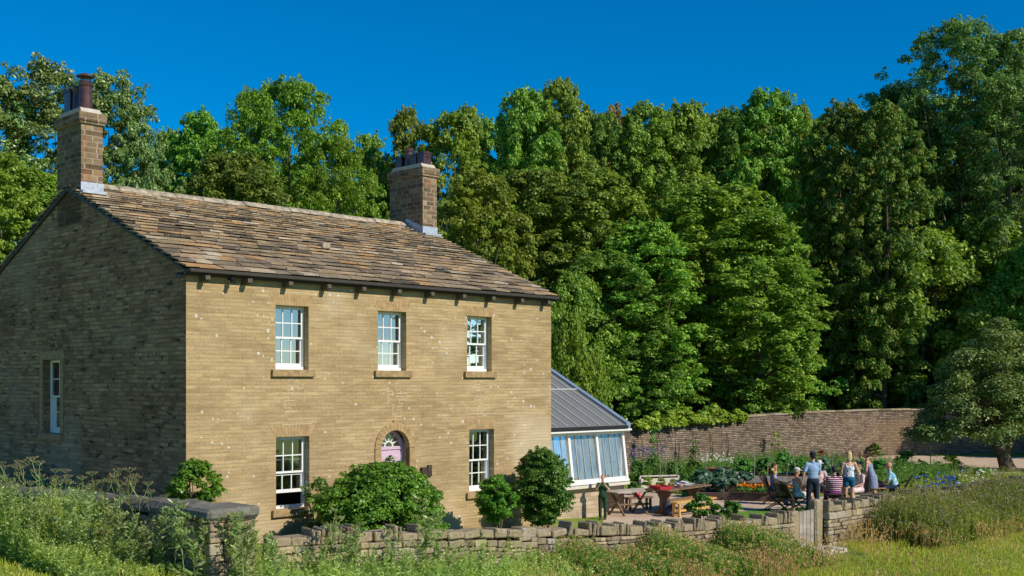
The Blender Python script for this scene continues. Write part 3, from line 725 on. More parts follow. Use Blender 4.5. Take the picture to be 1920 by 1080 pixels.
def dry_wall(pts, label, th=.42, seed=1, cope=True, ctype='upright', mat='dry', cmat='coping', csize=(.10, .30)):
    """pts: (x, y, z_top_of_stonework)"""
    w_ = thing('dry_stone_wall', label, 'wall', (pts[0][0], pts[0][1], gh(pts[0][0], pts[0][1])))
    base = Vector(w_.location); mb = MB()
    for i, (p, q) in enumerate(zip(pts, pts[1:])):
        ga = gh(p[0], p[1]); gb = gh(q[0], q[1])
        stone_face(mb, p[:2], q[:2], p[2]-ga+.15, q[2]-gb+.15, -.15, th, seed*10+i)
    for v in mb.bm.verts: v.co -= base
    mb.build('stonework', M[mat], w_)
    mb = MB()
    for p, q in zip(pts, pts[1:]):
        a = Vector(p[:2]); b = Vector(q[:2]); d = (b-a).normalized(); n = Vector((d.y, -d.x))*(th/2-.13)
        mb.prism([(a.x+n.x, a.y+n.y, p[2]-1.4), (b.x+n.x, b.y+n.y, q[2]-1.4), (b.x+n.x, b.y+n.y, q[2]-.03), (a.x+n.x, a.y+n.y, p[2]-.03)], (-2*n.x, -2*n.y, 0))
    for v in mb.bm.verts: v.co -= base
    mb.build('wall_core', M['soil'], w_)
    rr = random.Random(seed)
    if cope:
        for p, q in zip(pts, pts[1:]):
            a = Vector(p[:2]); b = Vector(q[:2]); L_ = (b-a).length; d = (b-a)/L_; x = 0; ang = math.atan2(d.y, d.x)
            while x < L_-.04:
                if ctype == 'upright':
                    big = rr.random() < .42
                    t_ = rr.uniform(.24, .40) if big else rr.uniform(.05, .10)
                    h_ = rr.uniform(.13, .19) if big else rr.uniform(.22, .30)
                    tilt = rr.uniform(-.10, .12) if big else rr.uniform(-.1, .35)*(1 if rr.random() < .5 else .4)
                else: t_ = rr.uniform(.4, .6); h_ = rr.uniform(.20, .25); tilt = rr.uniform(-.03, .03)
                t_ = min(t_, L_-x)
                tt = (x+t_/2)/L_; z = p[2]+(q[2]-p[2])*tt; c = a+d*(x+t_/2)
                m_ = MB(); dp = th+(rr.uniform(-.06, .02) if ctype == 'upright' else .06)
                if ctype == 'upright': m_.box((0, 0, h_/2), (t_-.012, dp, h_), bev=.022, jit=.012)
                else:
                    prof = [(-dp/2, 0), (-dp/2-.01, h_*.4), (-dp*.36, h_*.8), (-dp*.12, h_), (dp*.12, h_), (dp*.36, h_*.8), (dp/2+.01, h_*.4), (dp/2, 0)]
                    m_.prism([(-t_/2+.006, y_+rr.uniform(-.012, .012), z_+rr.uniform(-.012, .012)) for y_, z_ in prof], (t_-.012, 0, 0))
                rt = Matrix.Rotation(ang, 4, 'Z') @ Matrix.Rotation(tilt, 4, 'Y')
                bmesh.ops.transform(m_.bm, matrix=Matrix.Translation(Vector((c.x, c.y, z))-base) @ rt, verts=m_.bm.verts)
                m_.build('coping_stone', M[cmat], w_)
                x += t_*(.98 if ctype == 'upright' else 1)+ (rr.uniform(0, .02) if ctype == 'upright' else 0)
    return w_
WA = (-4.0, 19.0); WG = (6.38, 26.75)
def onw(u): return (WA[0]+(WG[0]-WA[0])*u, WA[1]+(WG[1]-WA[1])*u)
zt = [(0, 1.18), (.105, 1.14), (.24, 1.06), (.42, .92), (.53, .83), (.64, .74), (.89, .66), (1, .65)]
dry_wall([(*onw(u), z) for u, z in zt], 'low dry stone wall running from the square pier to the white gate', seed=3)
dry_wall([(7.32, 27.5, .80), (9.4, 29.45, .80), (12.0, 31.9, .76), (15.2, 34.95, .78), (17.5, 37.1, .8)], 'dry stone wall continuing right of the gate behind the tall nettles', seed=5)
dv = Vector((-.7096, .7047))
def left(s_): return (-5.15+dv.x*s_, 19.25+dv.y*s_)
dry_wall([(*left(0), 1.66), (*left(2), 1.60), (*left(4), 1.57), (*left(6), 1.47), (*left(9), 1.45), (*left(14), 1.4)], 'dark shaded garden wall with rounded lichened top beside the gable', th=.45, seed=8, ctype='round', mat='darkcope' if False else 'dry', cmat='darkcope')
# end pier
pier = thing('stone_pier', 'squat square stone pier with thick flat cap at the wall corner', 'pier', (-4.80, 19.05, 0), R(45))
mb = MB(); rr = random.Random(5); z = .1
while z < 1.62:
    hh = rr.uniform(.12, .22); hh = min(hh, 1.66-z) if 1.66-z < .3 else hh; x = -.42
    while x < .42:
        w_ = rr.uniform(.2, .5)
        if .42-x-w_ < .15: w_ = .42-x
        mb.box((x+w_/2, -.2, z+hh/2), (w_-.01, .42, hh-.012), bev=.015, jit=.008); mb.box((x+w_/2, .21, z+hh/2), (w_-.01, .40, hh-.012), bev=.015, jit=.008); x += w_
    z += hh
mb.build('stonework', M['dry'], pier)
mb = MB(); mb.box((0, 0, 1.75), (.96, .94, .20), bev=.05, jit=.015); mb.build('cap', M['darkcope'], pier)
# gate posts and gate
def gate_post(x, y, h, label):
    mb = MB(); g = gh(x, y); mb.box((0, 0, h/2-.1), (.30, .22, h+.2), bev=.045, jit=.02)
    o = mb.build('gate_post', M['coping']); o.location = (x, y, g); o.rotation_euler.z = R(43); tag(o, label, 'gate post')
gate_post(7.16, 27.3, 1.12, 'upright stone gate post right of the pale wooden gate'); gate_post(6.50, 26.85, .9, 'shorter stone gate post left of the pale wooden gate')
gate = thing('garden_gate', 'small pale grey boarded wooden gate between stone posts', 'gate', (6.60, 26.93, gh(6.9, 27)), R(18))
mb = MB()
for k in range(5): mb.b2((-.02+k*.098, -.015, .03), (-.02+k*.098+.09, .012, .86+.012*k), bev=.004)
mb.build('boards', M['greytimber'], gate)
mb = MB(); mb.b2((-.02, .014, .18), (.465, .045, .28)); mb.b2((-.02, .014, .66), (.465, .045, .76)); mb.bar((.03, .03, .26), (.42, .03, .68), .07, .028, up=(0, 1, 0)); mb.build('brace', M['greytimber'], gate)
mb = MB(); mb.box((7.15, 26.45, .03), (.95, .55, .12), Matrix.Rotation(R(40), 3, 'Z'), bev=.02, jit=.01); tag(mb.build('stone_step', M['render']), 'pale stone step lying below the garden gate', 'step')

# far garden wall
FW = [(4.6, 49.5, 2.02), (8, 52.6, 2.10), (11.3, 55.6, 2.24), (15, 58.6, 2.36), (19.5, 61.7, 2.42), (26, 63.5, 2.42), (40, 66, 2.42)]
fw = thing('garden_wall', 'tall curving reddish stone garden wall across the back of the garden', 'wall', (4.6, 49.5, 0))
mb = MB(); off = Vector(fw.location); u = 0; bm = mb.bm
ul = bm.loops.layers.uv.new('UVMap')
for p, q in zip(FW, FW[1:]):
    a = Vector((p[0], p[1], 0))-off; b = Vector((q[0], q[1], 0))-off; L_ = (b-a).length; d = (b-a)/L_; n = Vector((-d.y, d.x, 0))*.45
    for s_ in (0, 1):
        o_ = n*s_; vs = [bm.verts.new(a+o_+Vector((0, 0, -.3))), bm.verts.new(b+o_+Vector((0, 0, -.3))), bm.verts.new(b+o_+Vector((0, 0, q[2]))), bm.verts.new(a+o_+Vector((0, 0, p[2])))]
        f = bm.faces.new(vs)
        for lp, uvv in zip(f.loops, [(u, -.3), (u+L_, -.3), (u+L_, q[2]), (u, p[2])]): lp[ul].uv = uvv
    u += L_
mb.build('stonework', M['gardenwall'], fw, recalc=False)
mb = MB()
for p, q in zip(FW, FW[1:]):
    a = Vector(p)-off; b = Vector(q)-off; d = (b-a).normalized(); n = Vector((-d.y, d.x, 0)); k = 0; L_ = (b-a).length
    while k < L_:
        l = min(random.uniform(.45, .8), L_-k); a0 = a+d*(k+.01); a1 = a+d*(k+l-.005); z = random.uniform(.06, .10)
        mb.prism([a0-n*.05, a0+n*.5, a0+n*.48+Vector((0, 0, z)), a0-n*.03+Vector((0, 0, z))], a1-a0); k += l
mb.build('coping', M['coping'], fw)

# ------------------------------------------------------------------ trees
def make_tree(name, label, H, Rad, r0, lmat, nclump, nleaf, size, shape='oval', base=.12, bark='bark', **k):
    t = thing(name, label, 'tree'); tk = {a: k.pop(a) for a in ('nb', 'lean') if a in k}
    qs, cs = crown(H, Rad, nclump, nleaf, size, base=base, shape=shape, **k)
    trunk_mb(H*.97, r0, cs, Rad, **tk).build('trunk', M[bark], t, smooth=True)
    leafobj('crown', qs, L[lmat], t); return t
GW = 'trees of the wood behind the garden'
ORD = ['leftmost', 'second', 'third', 'fourth', 'fifth', 'sixth', 'seventh', 'eighth', 'ninth', 'tenth', 'eleventh', 'twelfth', 'thirteenth', 'fourteenth', 'fifteenth', 'sixteenth', 'seventeenth', 'eighteenth', 'nineteenth', 'twentieth', 'twenty-first', 'twenty-second', 'twenty-third', 'twenty-fourth', 'twenty-fifth', 'twenty-sixth', 'twenty-seventh', 'twenty-eighth', 'twenty-ninth']
def nth(i): return 'leftmost' if i == 0 else ORD[i]+' from the left'

T = {}
T['sycA'] = (make_tree('sycamore_tree', '', 21, 5.2, .38, 'syc1', 430, 170, .20, crad=.13, base=.10), 21, 5.2)
T['sycB'] = (make_tree('sycamore_tree', '', 21, 5.6, .40, 'syc2', 430, 170, .20, crad=.135, base=.10, lump=.4), 21, 5.6)
T['sycC'] = (make_tree('sycamore_tree', '', 20, 4.4, .34, 'syc1', 360, 160, .19, crad=.145, base=.08, lump=.45), 20, 4.4)
T['taw'] = (make_tree('seeding_sycamore_tree', '', 21, 4.6, .36, 'tawny', 380, 160, .19, crad=.135, base=.1, lump=.4), 21, 4.6)
T['lime'] = (make_tree('lime_tree', '', 16, 5.6, .34, 'lime', 500, 160, .135, shape='round2', crad=.115, base=.08, lump=.3), 16, 5.6)
T['pale'] = (make_tree('poplar_tree', '', 15, 3.6, .26, 'pale', 380, 170, .13, crad=.14, base=.08, lump=.35, gaps=.06), 15, 3.6)
T['yell'] = (make_tree('willow_tree', '', 14, 3.8, .26, 'yell', 400, 120, .155, crad=.12, base=.04, lump=.2), 14, 3.8)
T['ash'] = (make_tree('ash_tree', '', 26, 6.0, .30, 'ash', 420, 170, .17, shape='dome2', crad=.115, base=.33, lump=.5, gaps=.10, bark='palebark', nb=34), 26, 6.0)
T['brown'] = (make_tree('copper_tree', '', 20, 3.4, .3, 'brown', 200, 90, .22, crad=.15, base=.3), 20, 3.4)
T['under'] = (make_tree('understorey_tree', '', 9, 4.2, .16, 'syc1', 250, 140, .17, shape='dome', crad=.155, base=.02, lump=.5, nb=22), 9, 4.2)
T['hazel'] = (make_tree('hazel_bush', '', 6, 3.4, .10, 'lime', 170, 110, .16, shape='dome', crad=.17, base=.0, lump=.4, nb=22), 6, 3.4)
used = set()
def place(kind, px, top, wpx, Y, label, group=GW, rot=None, zb=0):
    """px, top, wpx describe the tree's real size: its world place is fixed by Y"""
    t, H, Rad = T[kind]; X = (px-960)*Y/2174; h = (719-top)*Y/2174+CAMZ-zb; r_ = wpx*Y/2174/2*1.16
    o = t if kind not in used else copy_tree(t); used.add(kind)
    o.location = (X, Y, zb); o.rotation_euler.z = random.uniform(0, 6.28) if rot is None else rot
    o.scale = (r_/Rad, r_/Rad*random.uniform(.9, 1.1), h/H)
    tag(o, label, 'tree', group); return o
GL = 'trees behind the farmhouse'
place('pale', 90, 128, 250, 50, 'silvery leaved poplar with a spiky top behind the left chimney', GL)
place('pale', 215, 152, 190, 51, 'silvery poplar crown just right of the left chimney', GL)
place('pale', -10, 158, 210, 49, 'silvery poplar at the left edge of the photo', GL)
place('pale', 262, 238, 110, 50, 'narrow pale poplar above the left end of the roof ridge', GL)
place('syc2' if False else 'sycC', 60, 330, 300, 43, 'yellowish bushy tree low behind the gable', GL)
place('yell', 15, 300, 200, 40, 'yellow green tree below the poplars at the left edge', GL)
place('yell', 175, 330, 150, 44, 'low yellow green tree hidden behind the left chimney', GL)
place('sycC', 372, 218, 170, 56, 'dark green tree between the poplars and the big lime tree', GL)
place('sycC', 318, 250, 100, 58, 'small dark tree above the roof ridge next to the poplars', GL)
place('lime', 535, 168, 300, 54, 'broad bright green lime tree above the middle of the roof', GL)
place('lime', 475, 185, 150, 57, 'bright lime tree crown left of the broad one', GL)
place('lime', 625, 272, 200, 52, 'lower bright green lime tree above the ridge', GL)
place('sycB', 440, 300, 220, 50, 'dark tree filling in under the lime trees', GL)
place('sycC', 690, 258, 110, 62, 'distant tree in the dip left of the right chimney', GL)
place('brown', 706, 300, 50, 66, 'small reddish tree in the dip beside the right chimney', GL)
place('yell', 765, 216, 120, 60, 'yellow green tree behind the right chimney', GL)
place('yell', 845, 222, 190, 58, 'feathery yellow green willow right of the right chimney', GL)
place('yell', 905, 330, 190, 52, 'lower feathery willow falling towards the roof corner', GL)
place('sycC', 880, 206, 90, 66, 'pale topped sycamore behind the willows')
place('sycA', 985, 178, 160, 66, 'tall sycamore with a thin pointed leader left of two')
place('sycA', 1050, 165, 150, 67, 'tall sycamore with the highest thin leader in the middle wood')
place('sycB', 1000, 330, 230, 60, 'dark sycamore above the house roof corner')
place('brown', 1150, 200, 70, 74, 'brownish topped tree in the middle of the wood')
place('sycB', 1125, 225, 150, 70, 'dense sycamore right of the brownish tree')
place('sycA', 1215, 208, 170, 69, 'round topped sycamore in the middle of the wood')
place('sycC', 1290, 200, 160, 70, 'olive topped sycamore next to the middle of the wood')
place('sycB', 1375, 215, 150, 71, 'sycamore left of the spiky topped one')
place('sycA', 1445, 180, 170, 70, 'sycamore with two small spikes on its top')
place('sycC', 1500, 205, 100, 74, 'sycamore behind the one with the spikes')
place('taw', 1580, 200, 150, 68, 'tawny yellow sycamore in seed beside the dark gap')
place('taw', 1655, 205, 150, 66, 'tawny sycamore left of the tall ash trees')
place('sycB', 1690, 178, 180, 74, 'dark sycamore top just left of the tall ash trees')
place('ash', 1790, 52, 240, 72, 'tallest airy ash tree with bare limbs showing')
place('ash', 1905, 70, 200, 70, 'airy ash tree at the right edge with a pale trunk')
place('ash', 1970, 60, 220, 76, 'ash tree partly outside the right edge')
place('sycB', 1745, 250, 170, 76, 'dark tree filling the space under the ash trees')
place('sycB', 1850, 300, 220, 80, 'dark tree behind the ash trunks')
place('sycB', 1960, 330, 220, 78, 'dark tree low at the right edge')
# the middle tier, nearer and lower
place('sycA', 1110, 330, 240, 60, 'sycamore standing forward above the conservatory')
place('sycA', 1340, 355, 300, 61, 'big forward sycamore in the centre of the wood')
place('sycC', 1215, 420, 200, 57, 'forward sycamore low above the vine covered wall')
place('sycA', 1420, 400, 220, 60, 'forward sycamore left of the gap of sky')
place('sycB', 1130, 480, 200, 56, 'dark low sycamore right of the house corner')
place('under', 1300, 560, 250, 64, 'understorey tree above the middle of the garden wall')
place('under', 1590, 515, 220, 70, 'bright leafy understorey tree below the gap of sky')
place('under', 1440, 600, 200, 67, 'low understorey tree left of the apple tree behind the wall')
place('under', 1730, 440, 260, 68, 'understorey tree left of the ash trunk')
place('under', 1840, 410, 260, 70, 'understorey tree under the ash at the right')
place('under', 1690, 590, 200, 72, 'low understorey tree behind the shaded part of the wall')
place('under', 1930, 470, 220, 67, 'understorey tree at the right edge of the wood')
place('under', 1180, 610, 190, 57, 'low understorey tree beside the conservatory verge')
place('under', 1550, 620, 150, 71, 'small understorey tree right of the slender stem')
place('under', 1070, 520, 190, 54, 'understorey tree against the right end of the house')
place('hazel', 1068, 600, 110, 44, 'bright yellow green bush beside the house corner', GL)
place('hazel', 1100, 690, 110, 46, 'low bright bush behind the conservatory roof', GL)
# second row that closes the skyline
for i, (px, tp) in enumerate([(930, 235), (1020, 215), (1090, 225), (1175, 232), (1255, 228), (1335, 225), (1410, 228), (1478, 222), (1540, 232), (1620, 225), (1700, 222), (1800, 190), (1880, 200)]):
    place(('sycA', 'sycB', 'taw', 'sycC')[i % 4], px, tp, 150, 80+(i % 3), 'sycamore of the second row closing the skyline, '+nth(i))
# back rows closing the wood
for i in range(16):
    px = 1000+i*62; kind = ('sycB', 'sycA', 'sycC')[i % 3]
    if 1480 < px < 1560: continue
    place(kind, px, 300+40*math.sin(i*2.1)+(60 if px > 1500 else 0), 190, 84+4*math.sin(i*1.7), 'dark sycamore deep in the wood seen only through gaps', 'dark trees deep in the wood')
for i in range(17):
    px = 1010+i*62
    if 1500 < px < 1560: continue
    place('under', px, 610+20*math.sin(i*1.9), 230, 75+3*math.sin(i*2.3), 'dark leafy undergrowth tree deep under the wood', 'undergrowth trees in the wood')
for i in range(6): place('sycB', 280+i*95, 330+20*math.sin(i*2), 170, 66, 'dark tree behind the row seen above the roof ridge, '+['leftmost', 'second from the left', 'third from the left', 'third from the right', 'second from the right', 'rightmost'][i], 'dark trees behind the ridge')
# trees outside the frame to the right: they shade the far wall
for i, (x, y) in enumerate([(41, 57), (48, 55), (36, 60.5), (55, 48), (44, 61)]):
    o = copy_tree(T['sycB'][0]); o.location = (x, y, 0); o.scale = (1, 1, .78); o.rotation_euler.z = i*1.3
    tag(o, 'large sycamore standing beyond the right edge that shades the garden wall', 'tree', 'sycamores beyond the right edge')
o = copy_tree(T['sycC'][0]); o.location = (46, 27.5, 0); o.scale = (1, 1, .62); tag(o, 'lone round tree standing in the field beyond the right edge', 'tree')
# slender bare stem in the understorey
mb = MB(); mb.tube([(0, 0, 0), (.05, 0, 1.8), (-.12, .05, 3.6), (.05, 0, 5.2)], [.09, .08, .07, .04], 8); o = mb.build('tree_stem', M['palebark'], smooth=True); o.location = ((1508-960)*65/2174, 65, 0); tag(o, 'slender pale bare stem rising behind the garden wall', 'tree stem')

# apple tree
at = thing('apple_tree', 'spreading old apple tree with a leaning trunk at the right edge of the garden', 'tree', ((1893-960)*50.7/2174, 50.7, 0)); at.scale = (1, 1, .90)
cs = []; qs = []
for k in range(270):
    a = random.uniform(0, 6.28); f = random.random()**.5; t = random.random()
    x = -.6+3.9*f*math.cos(a)*(1-.3*t); y = 3.1*f*math.sin(a)*(1-.3*t); z = 2.0+4.6*t*math.sqrt(max(0, 1-f*f*.72))-.9*f*f+.8*(1-f)
    if x < -2.0: z -= .25*abs(x+2.0)
    if z < 1.5: z = 1.5+random.random()*.5
    p = np.array([x, y, z]); cs.append(p); qs.append(puff(p, random.uniform(.40, .78), 190, .11, aspect=.55))
leafobj('crown', qs, L['apple'], at)
mb = MB(); mb.tube([(0, 0, -.1), (-.12, 0, .25), (-.28, .02, .8), (-.5, .05, 1.3), (-.75, .1, 1.7), (-1.5, .1, 2.6), (-2.4, 0, 3.1)], [.42, .33, .28, .27, .2, .12, .05], 10)
mb.tube([(-.25, 0, .9), (.05, 0, 1.5), (.35, .1, 2.2), (.5, .2, 3.6), (.3, .2, 5)], [.24, .19, .15, .1, .04], 8); mb.tube([(-.55, .05, 1.4), (-.6, -.1, 2.4), (-.3, -.3, 3.8), (-.6, 0, 5)], [.16, .12, .09, .04], 8)
mb.tube([(.1, 0, 1.6), (1.0, .1, 2.3), (2.2, 0, 3.0)], [.13, .1, .04], 8)
for c in random.sample(cs, 40):
    c = Vector(c); s_ = Vector((-.4, .05, 2.3)).lerp(c, .35); mb.tube([Vector((-.3, 0, 1.9)), s_, c], [.07, .05, .015], 5)
mb.build('trunk', M['bark'], at, smooth=True)

# ------------------------------------------------------------------ bushes by the house
def bush_mesh(kind, R_, H, n, nl, size, crad=.3, z0=.1, lump=.25):
    qs, cs = crown(H, R_, n, nl, size, base=z0, shape='round' if z0 > .15 else 'dome', lump=lump, crad=crad)
    return qs, cs
def bush(name, label, cat, x, y, R_, H, n, nl, size, mat, crad=.28, z0=.1, group=None, stems=7, lump=.25, squash=1, rz=0, trim=0):
    g = gh(x, y); t = thing(name, label, cat, (x, y, g), rz, group)
    qs, cs = bush_mesh(mat, R_, H, n, nl, size, crad, z0, lump)
    for q in qs: q[:, :, 1] *= squash
    leafobj('foliage', qs, L[mat], t); mb = MB()
    for c in random.sample(cs, min(stems, len(cs))):
        c = Vector(c); c.y *= squash; mb.tube([Vector((c.x*.12, c.y*.12, -.05)), Vector((c.x*.4, c.y*.4, c.z*.5)), c], [.022, .016, .005], 5)
    mb.build('stem', M['bark'], t); return t
bush('large_shrub', 'large rounded glossy green shrub in front of the pink door', 'shrub', -2.58, 23.35, 1.42, 1.66, 300, 260, .060, 'shrub', squash=.85, rz=R(45), crad=.19, lump=.16)
bush('tall_shrub', 'tall oval green shrub standing at the right corner of the house', 'shrub', .72, 28.0, .64, 2.02, 230, 190, .052, 'shrub2', z0=.16, crad=.30, lump=.12)
bush('small_shrub', 'small round shrub under the lower right window', 'shrub', -.36, 26.4, .44, 1.38, 90, 150, .055, 'shrub', z0=.3, crad=.3)
bush('corner_shrub', 'small loose shrub at the shaded corner of the house above the garden wall', 'shrub', -5.95, 21.75, .48, 1.68, 100, 120, .05, 'shrub', z0=.3, crad=.28, lump=.3)
bush('climbing_plant', 'thin scrubby plant beside the lower left window sill', 'plant', -4.0, 24.0, .35, 1.3, 26, 40, .06, 'shrub2', z0=.2, crad=.3, lump=.7)
for i, (px, yt, Y, r_) in enumerate([(1312, 930, 29.6, .30), (1342, 948, 29.4, .28), (1368, 938, 29.7, .24)]):
    X = (px-960)*Y/2174; h = CAMZ-(yt-719)*Y/2174
    bush('rose_bush', ['open rose bush nearest the yellow bench above the low wall', 'lowest middle rose bush behind the low wall', 'right hand rose bush behind the low wall'][i], 'rose bush', X, Y, r_, h, 16, 45, .085, 'shrub2', z0=.35, crad=.34, group='rose bushes behind the low wall', stems=6, lump=.6)

# ------------------------------------------------------------------ meadow plants
def stalk_quads(base, h, m, ll, lw, lean=.12, sw=.012, t0=.08, t1=1.0, upang=.5, taper=.55):
    n = len(base); ln = rng.normal(size=(n, 3))*lean; ln[:, 2] = 0
    top = base+np.stack([ln[:, 0]*h, ln[:, 1]*h, h], 1)
    mid = (base+top)/2; al = unit(top-base); L_ = np.linalg.norm(top-base, axis=1)
    nr = rnd(n); nr[:, 2] *= .1; nr = unit(nr)
    qs = [rhombs(mid, nr, L_, sw, along=al)]
    t = rng.uniform(t0, t1, (n, m)); p = base[:, None, :]+(top-base)[:, None, :]*t[:, :, None]
    a = rng.uniform(0, 6.283, (n, m)); up = rng.normal(upang, .35, (n, m))
    d = np.stack([np.cos(a)*np.cos(up), np.sin(a)*np.cos(up), np.sin(up)], -1)
    s_ = (ll*(1-taper*t)*rng.uniform(.6, 1.25, (n, m)))
    c = p+d*s_[:, :, None]*.5
    d = d.reshape(-1, 3); c = c.reshape(-1, 3); s_ = s_.reshape(-1)
    side = unit(np.cross(d, rnd(len(d)))); nn = unit(np.cross(side, d))
    qs.append(rhombs(c, nn, s_, s_*lw, along=d)); return qs, top
def puffs_at(pts, rad, n, size, aspect=.5):
    out = []
    N_ = len(pts); d = rnd(N_*n); r = rad*rng.random(N_*n)**.5
    c = np.repeat(pts, n, axis=0)+d*r[:, None]; out.append(rhombs(c, unit(d+rnd(N_*n)*.6), size*rng.uniform(.6, 1.3, N_*n), size*aspect)); return out
ghv = np.vectorize(gh)
def on_ground(x, y): return np.stack([x, y, ghv(x, y)], 1)
def wall_strip(p0, p1, n, o0, o1, sgn=1):
    """random points along p0-p1, offset o0..o1 towards the meadow"""
    p0 = np.array(p0[:2]); p1 = np.array(p1[:2]); d = p1-p0; d = d/np.linalg.norm(d); nrm = np.array([d[1], -d[0]])*sgn
    t = rng.random(n); o = rng.uniform(o0, o1, n)
    q = p0+(p1-p0)*t[:, None]+nrm*o[:, None]; return q[:, 0], q[:, 1], t, o
def stuff(name, qs, mat, label, cat):
    o = leafobj(name, qs, L[mat]); tag(o, label, cat, kind='stuff'); return o

# grass blades over the meadow in view
def wallY(x):   # the walls' line, meadow side is below it
    return np.where(x < -4.6, 19.25+(-(x+4.95))*.993, np.where(x < 6.9, 19+(x+4)*.747, 27.3+(x-7)*.943))
def in_view(x, y, pad=1.0): return (np.abs(x) < .4416*y+pad)
def grass_pts(n, y0, y1):
    y = rng.uniform(y0, y1, n); x = rng.uniform(-.46, .46, n)*y
    k = (y < wallY(x)-.15) & ~((np.abs(x-7.1) < .75) & (y > 25.2)); return x[k], y[k]
x, y = grass_pts(190000, 15.5, 34)
h = (.06+.10*rng.random(len(x))**2)*(1+.5*np.sin(x*1.3)*np.sin(y*.9+1))
dist = wallY(x)-y
h = h*np.where(dist < 2.4, 1.9, 1)
b = on_ground(x, y); ln = rng.normal(size=(len(x), 3))*.35; ln[:, 2] = 1; ln = unit(ln)
side = rnd(len(x)); side[:, 2] = 0; side = unit(side)
stuff('meadow_grass', [rhombs(b+ln*h[:, None]/2, unit(np.cross(ln, side)), h, .014, along=ln)], 'grass', 'bright green and yellowish meadow grass in front of the walls', 'grass')
# pale dry grass and seedheads
x, y = grass_pts(42000, 16, 32); nz = np.sin(x*1.9+.7)*np.sin(y*1.3)+.5*np.sin(x*4.1)+rng.normal(size=len(x))*.35
dist = wallY(x)-y; k = ((nz > .35) & (dist < 4.2)) | (nz > 1.0); x, y = x[k], y[k]
hh = rng.uniform(.25, .6, len(x)); q, top = stalk_quads(on_ground(x, y), hh, 5, .07, .3, lean=.18, sw=.007, t0=.72, upang=1.0, taper=0)
stuff('dry_grass', q, 'drygrass', 'straw coloured seeding grasses among the nettles', 'dry grass')
# nettle banks
x, y, t, o = wall_strip(onw(.40), onw(.92), 6000, .25, 2.1)
hn = (.60+.2*np.sin(t*17)+.12*np.sin(t*41+1))*(1-.45*np.clip((o-.9)/1.2, 0, 1))*rng.uniform(.7, 1.12, len(x))*np.where((t < .08) | (t > .93), .65, 1)
q, top = stalk_quads(on_ground(x, y), hn, 26, .12, .32, lean=.07, sw=.010, upang=.7)
stuff('nettle_bank', q, 'nettle', 'dense dark green nettle bank along the wall left of the gate', 'nettles')
k = rng.random(len(top)) < .3
stuff('nettle_seedheads', puffs_at(top[k], .05, 9, .04), 'drygrass', 'pale seedheads on top of the central nettle bank', 'seedheads')
x, y, t, o = wall_strip((8.35, 28.45), (17.6, 37.2), 8500, .3, 2.3)
hn = (1.04+.10*np.sin(t*15)+.07*np.sin(t*37+1))*(1-.35*np.clip((o-1.1)/1.2, 0, 1))*rng.uniform(.55, 1.12, len(x))*np.clip(.5+t*9, 0, 1)
q, top = stalk_quads(on_ground(x, y), hn, 27, .125, .26, lean=.05, sw=.010, upang=.85)
stuff('willowherb_bank', q, 'nettle', 'tall upright willowherb bank in front of the wall right of the gate', 'tall weeds')
k = rng.random(len(top)) < .35
stuff('willowherb_flowers', puffs_at(top[k], .06, 9, .045), 'seed', 'dull brownish flower spikes topping the right hand weed bank', 'flower spikes')
# left bank in front of the dark wall
x, y, t, o = wall_strip(left(9.5), left(-.2), 4300, .35, 2.0)
hl = (.50+.66*np.exp(-((t-.17)/.12)**2)+.58*np.exp(-((t-.68)/.09)**2)+.14*np.sin(t*11+1)+.12*np.sin(t*31))*(1-.4*np.clip((o-1.4)/1.1, 0, 1))*rng.uniform(.6, 1.08, len(x))
q, top = stalk_quads(on_ground(x, y), hl, 26, .12, .34, lean=.07, sw=.012)
stuff('weed_bank', q, 'weed', 'pale green tall weeds massed against the dark wall at the left', 'tall weeds')
# low growth at the foot of the lit wall
x, y, t, o = wall_strip(onw(-.06), onw(.42), 1500, .1, 2.2)
hl = rng.uniform(.25, .75, len(x))*(1-.2*o/2)*(.75+.5*np.sin(t*23)**2)
q, top = stalk_quads(on_ground(x, y), hl, 22, .11, .33, lean=.10, sw=.010)
stuff('wall_foot_weeds', q, 'weed', 'mixed low weeds at the foot of the sunlit dry stone wall', 'weeds')

# individual tall thistles
def thistle(seed, h, head='thistle'):
    random.seed(seed)
    t = thing('thistle_plant', '', 'thistle', (0, 0, 0)); base = np.array([[0, 0, 0.]]); qs = []
    q, top = stalk_quads(base, np.array([h]), 55, .22, .24, lean=.03, sw=.022, t0=.05, t1=.9, upang=.45); qs += q
    tops = [top[0]]; nb = random.randint(6, 9)
    for k in range(nb):
        z = h*random.uniform(.35, .8); a = random.uniform(0, 6.28); l = h*random.uniform(.18, .38)
        b = np.array([[0., 0, z]]); e = np.array([math.cos(a)*.38, math.sin(a)*.38, .92])
        tp = b[0]+e*l; m = (b[0]+tp)/2
        qs.append(rhombs(m[None], unit(np.cross(e, rnd(1)[0]))[None] if False else unit(np.cross(np.tile(e, (1, 1)), rnd(1))), np.array([l]), .014, along=e[None]))
        n = 14; tt = rng.random(n); p = b[0]+(tp-b[0])*tt[:, None]; aa = rng.uniform(0, 6.28, n); d = unit(np.stack([np.cos(aa), np.sin(aa), np.full(n, .7)], 1)); s_ = .13*rng.uniform(.5, 1.1, n)
        qs.append(rhombs(p+d*s_[:, None]*.5, unit(np.cross(d, rnd(n))), s_, s_*.28, along=d)); tops.append(tp)
    leafobj('foliage', qs, L['thistle'], t)
    tp = np.array(tops); sp = np.concatenate([tp, tp+rng.normal(size=tp.shape)*[.05, .05, .02], tp+rng.normal(size=tp.shape)*[.06, .06, .02]])
    leafobj('flower_heads', puffs_at(sp, .035, 14, .035), L['thistle' if head == 'thistle' else 'seed'], t); return t
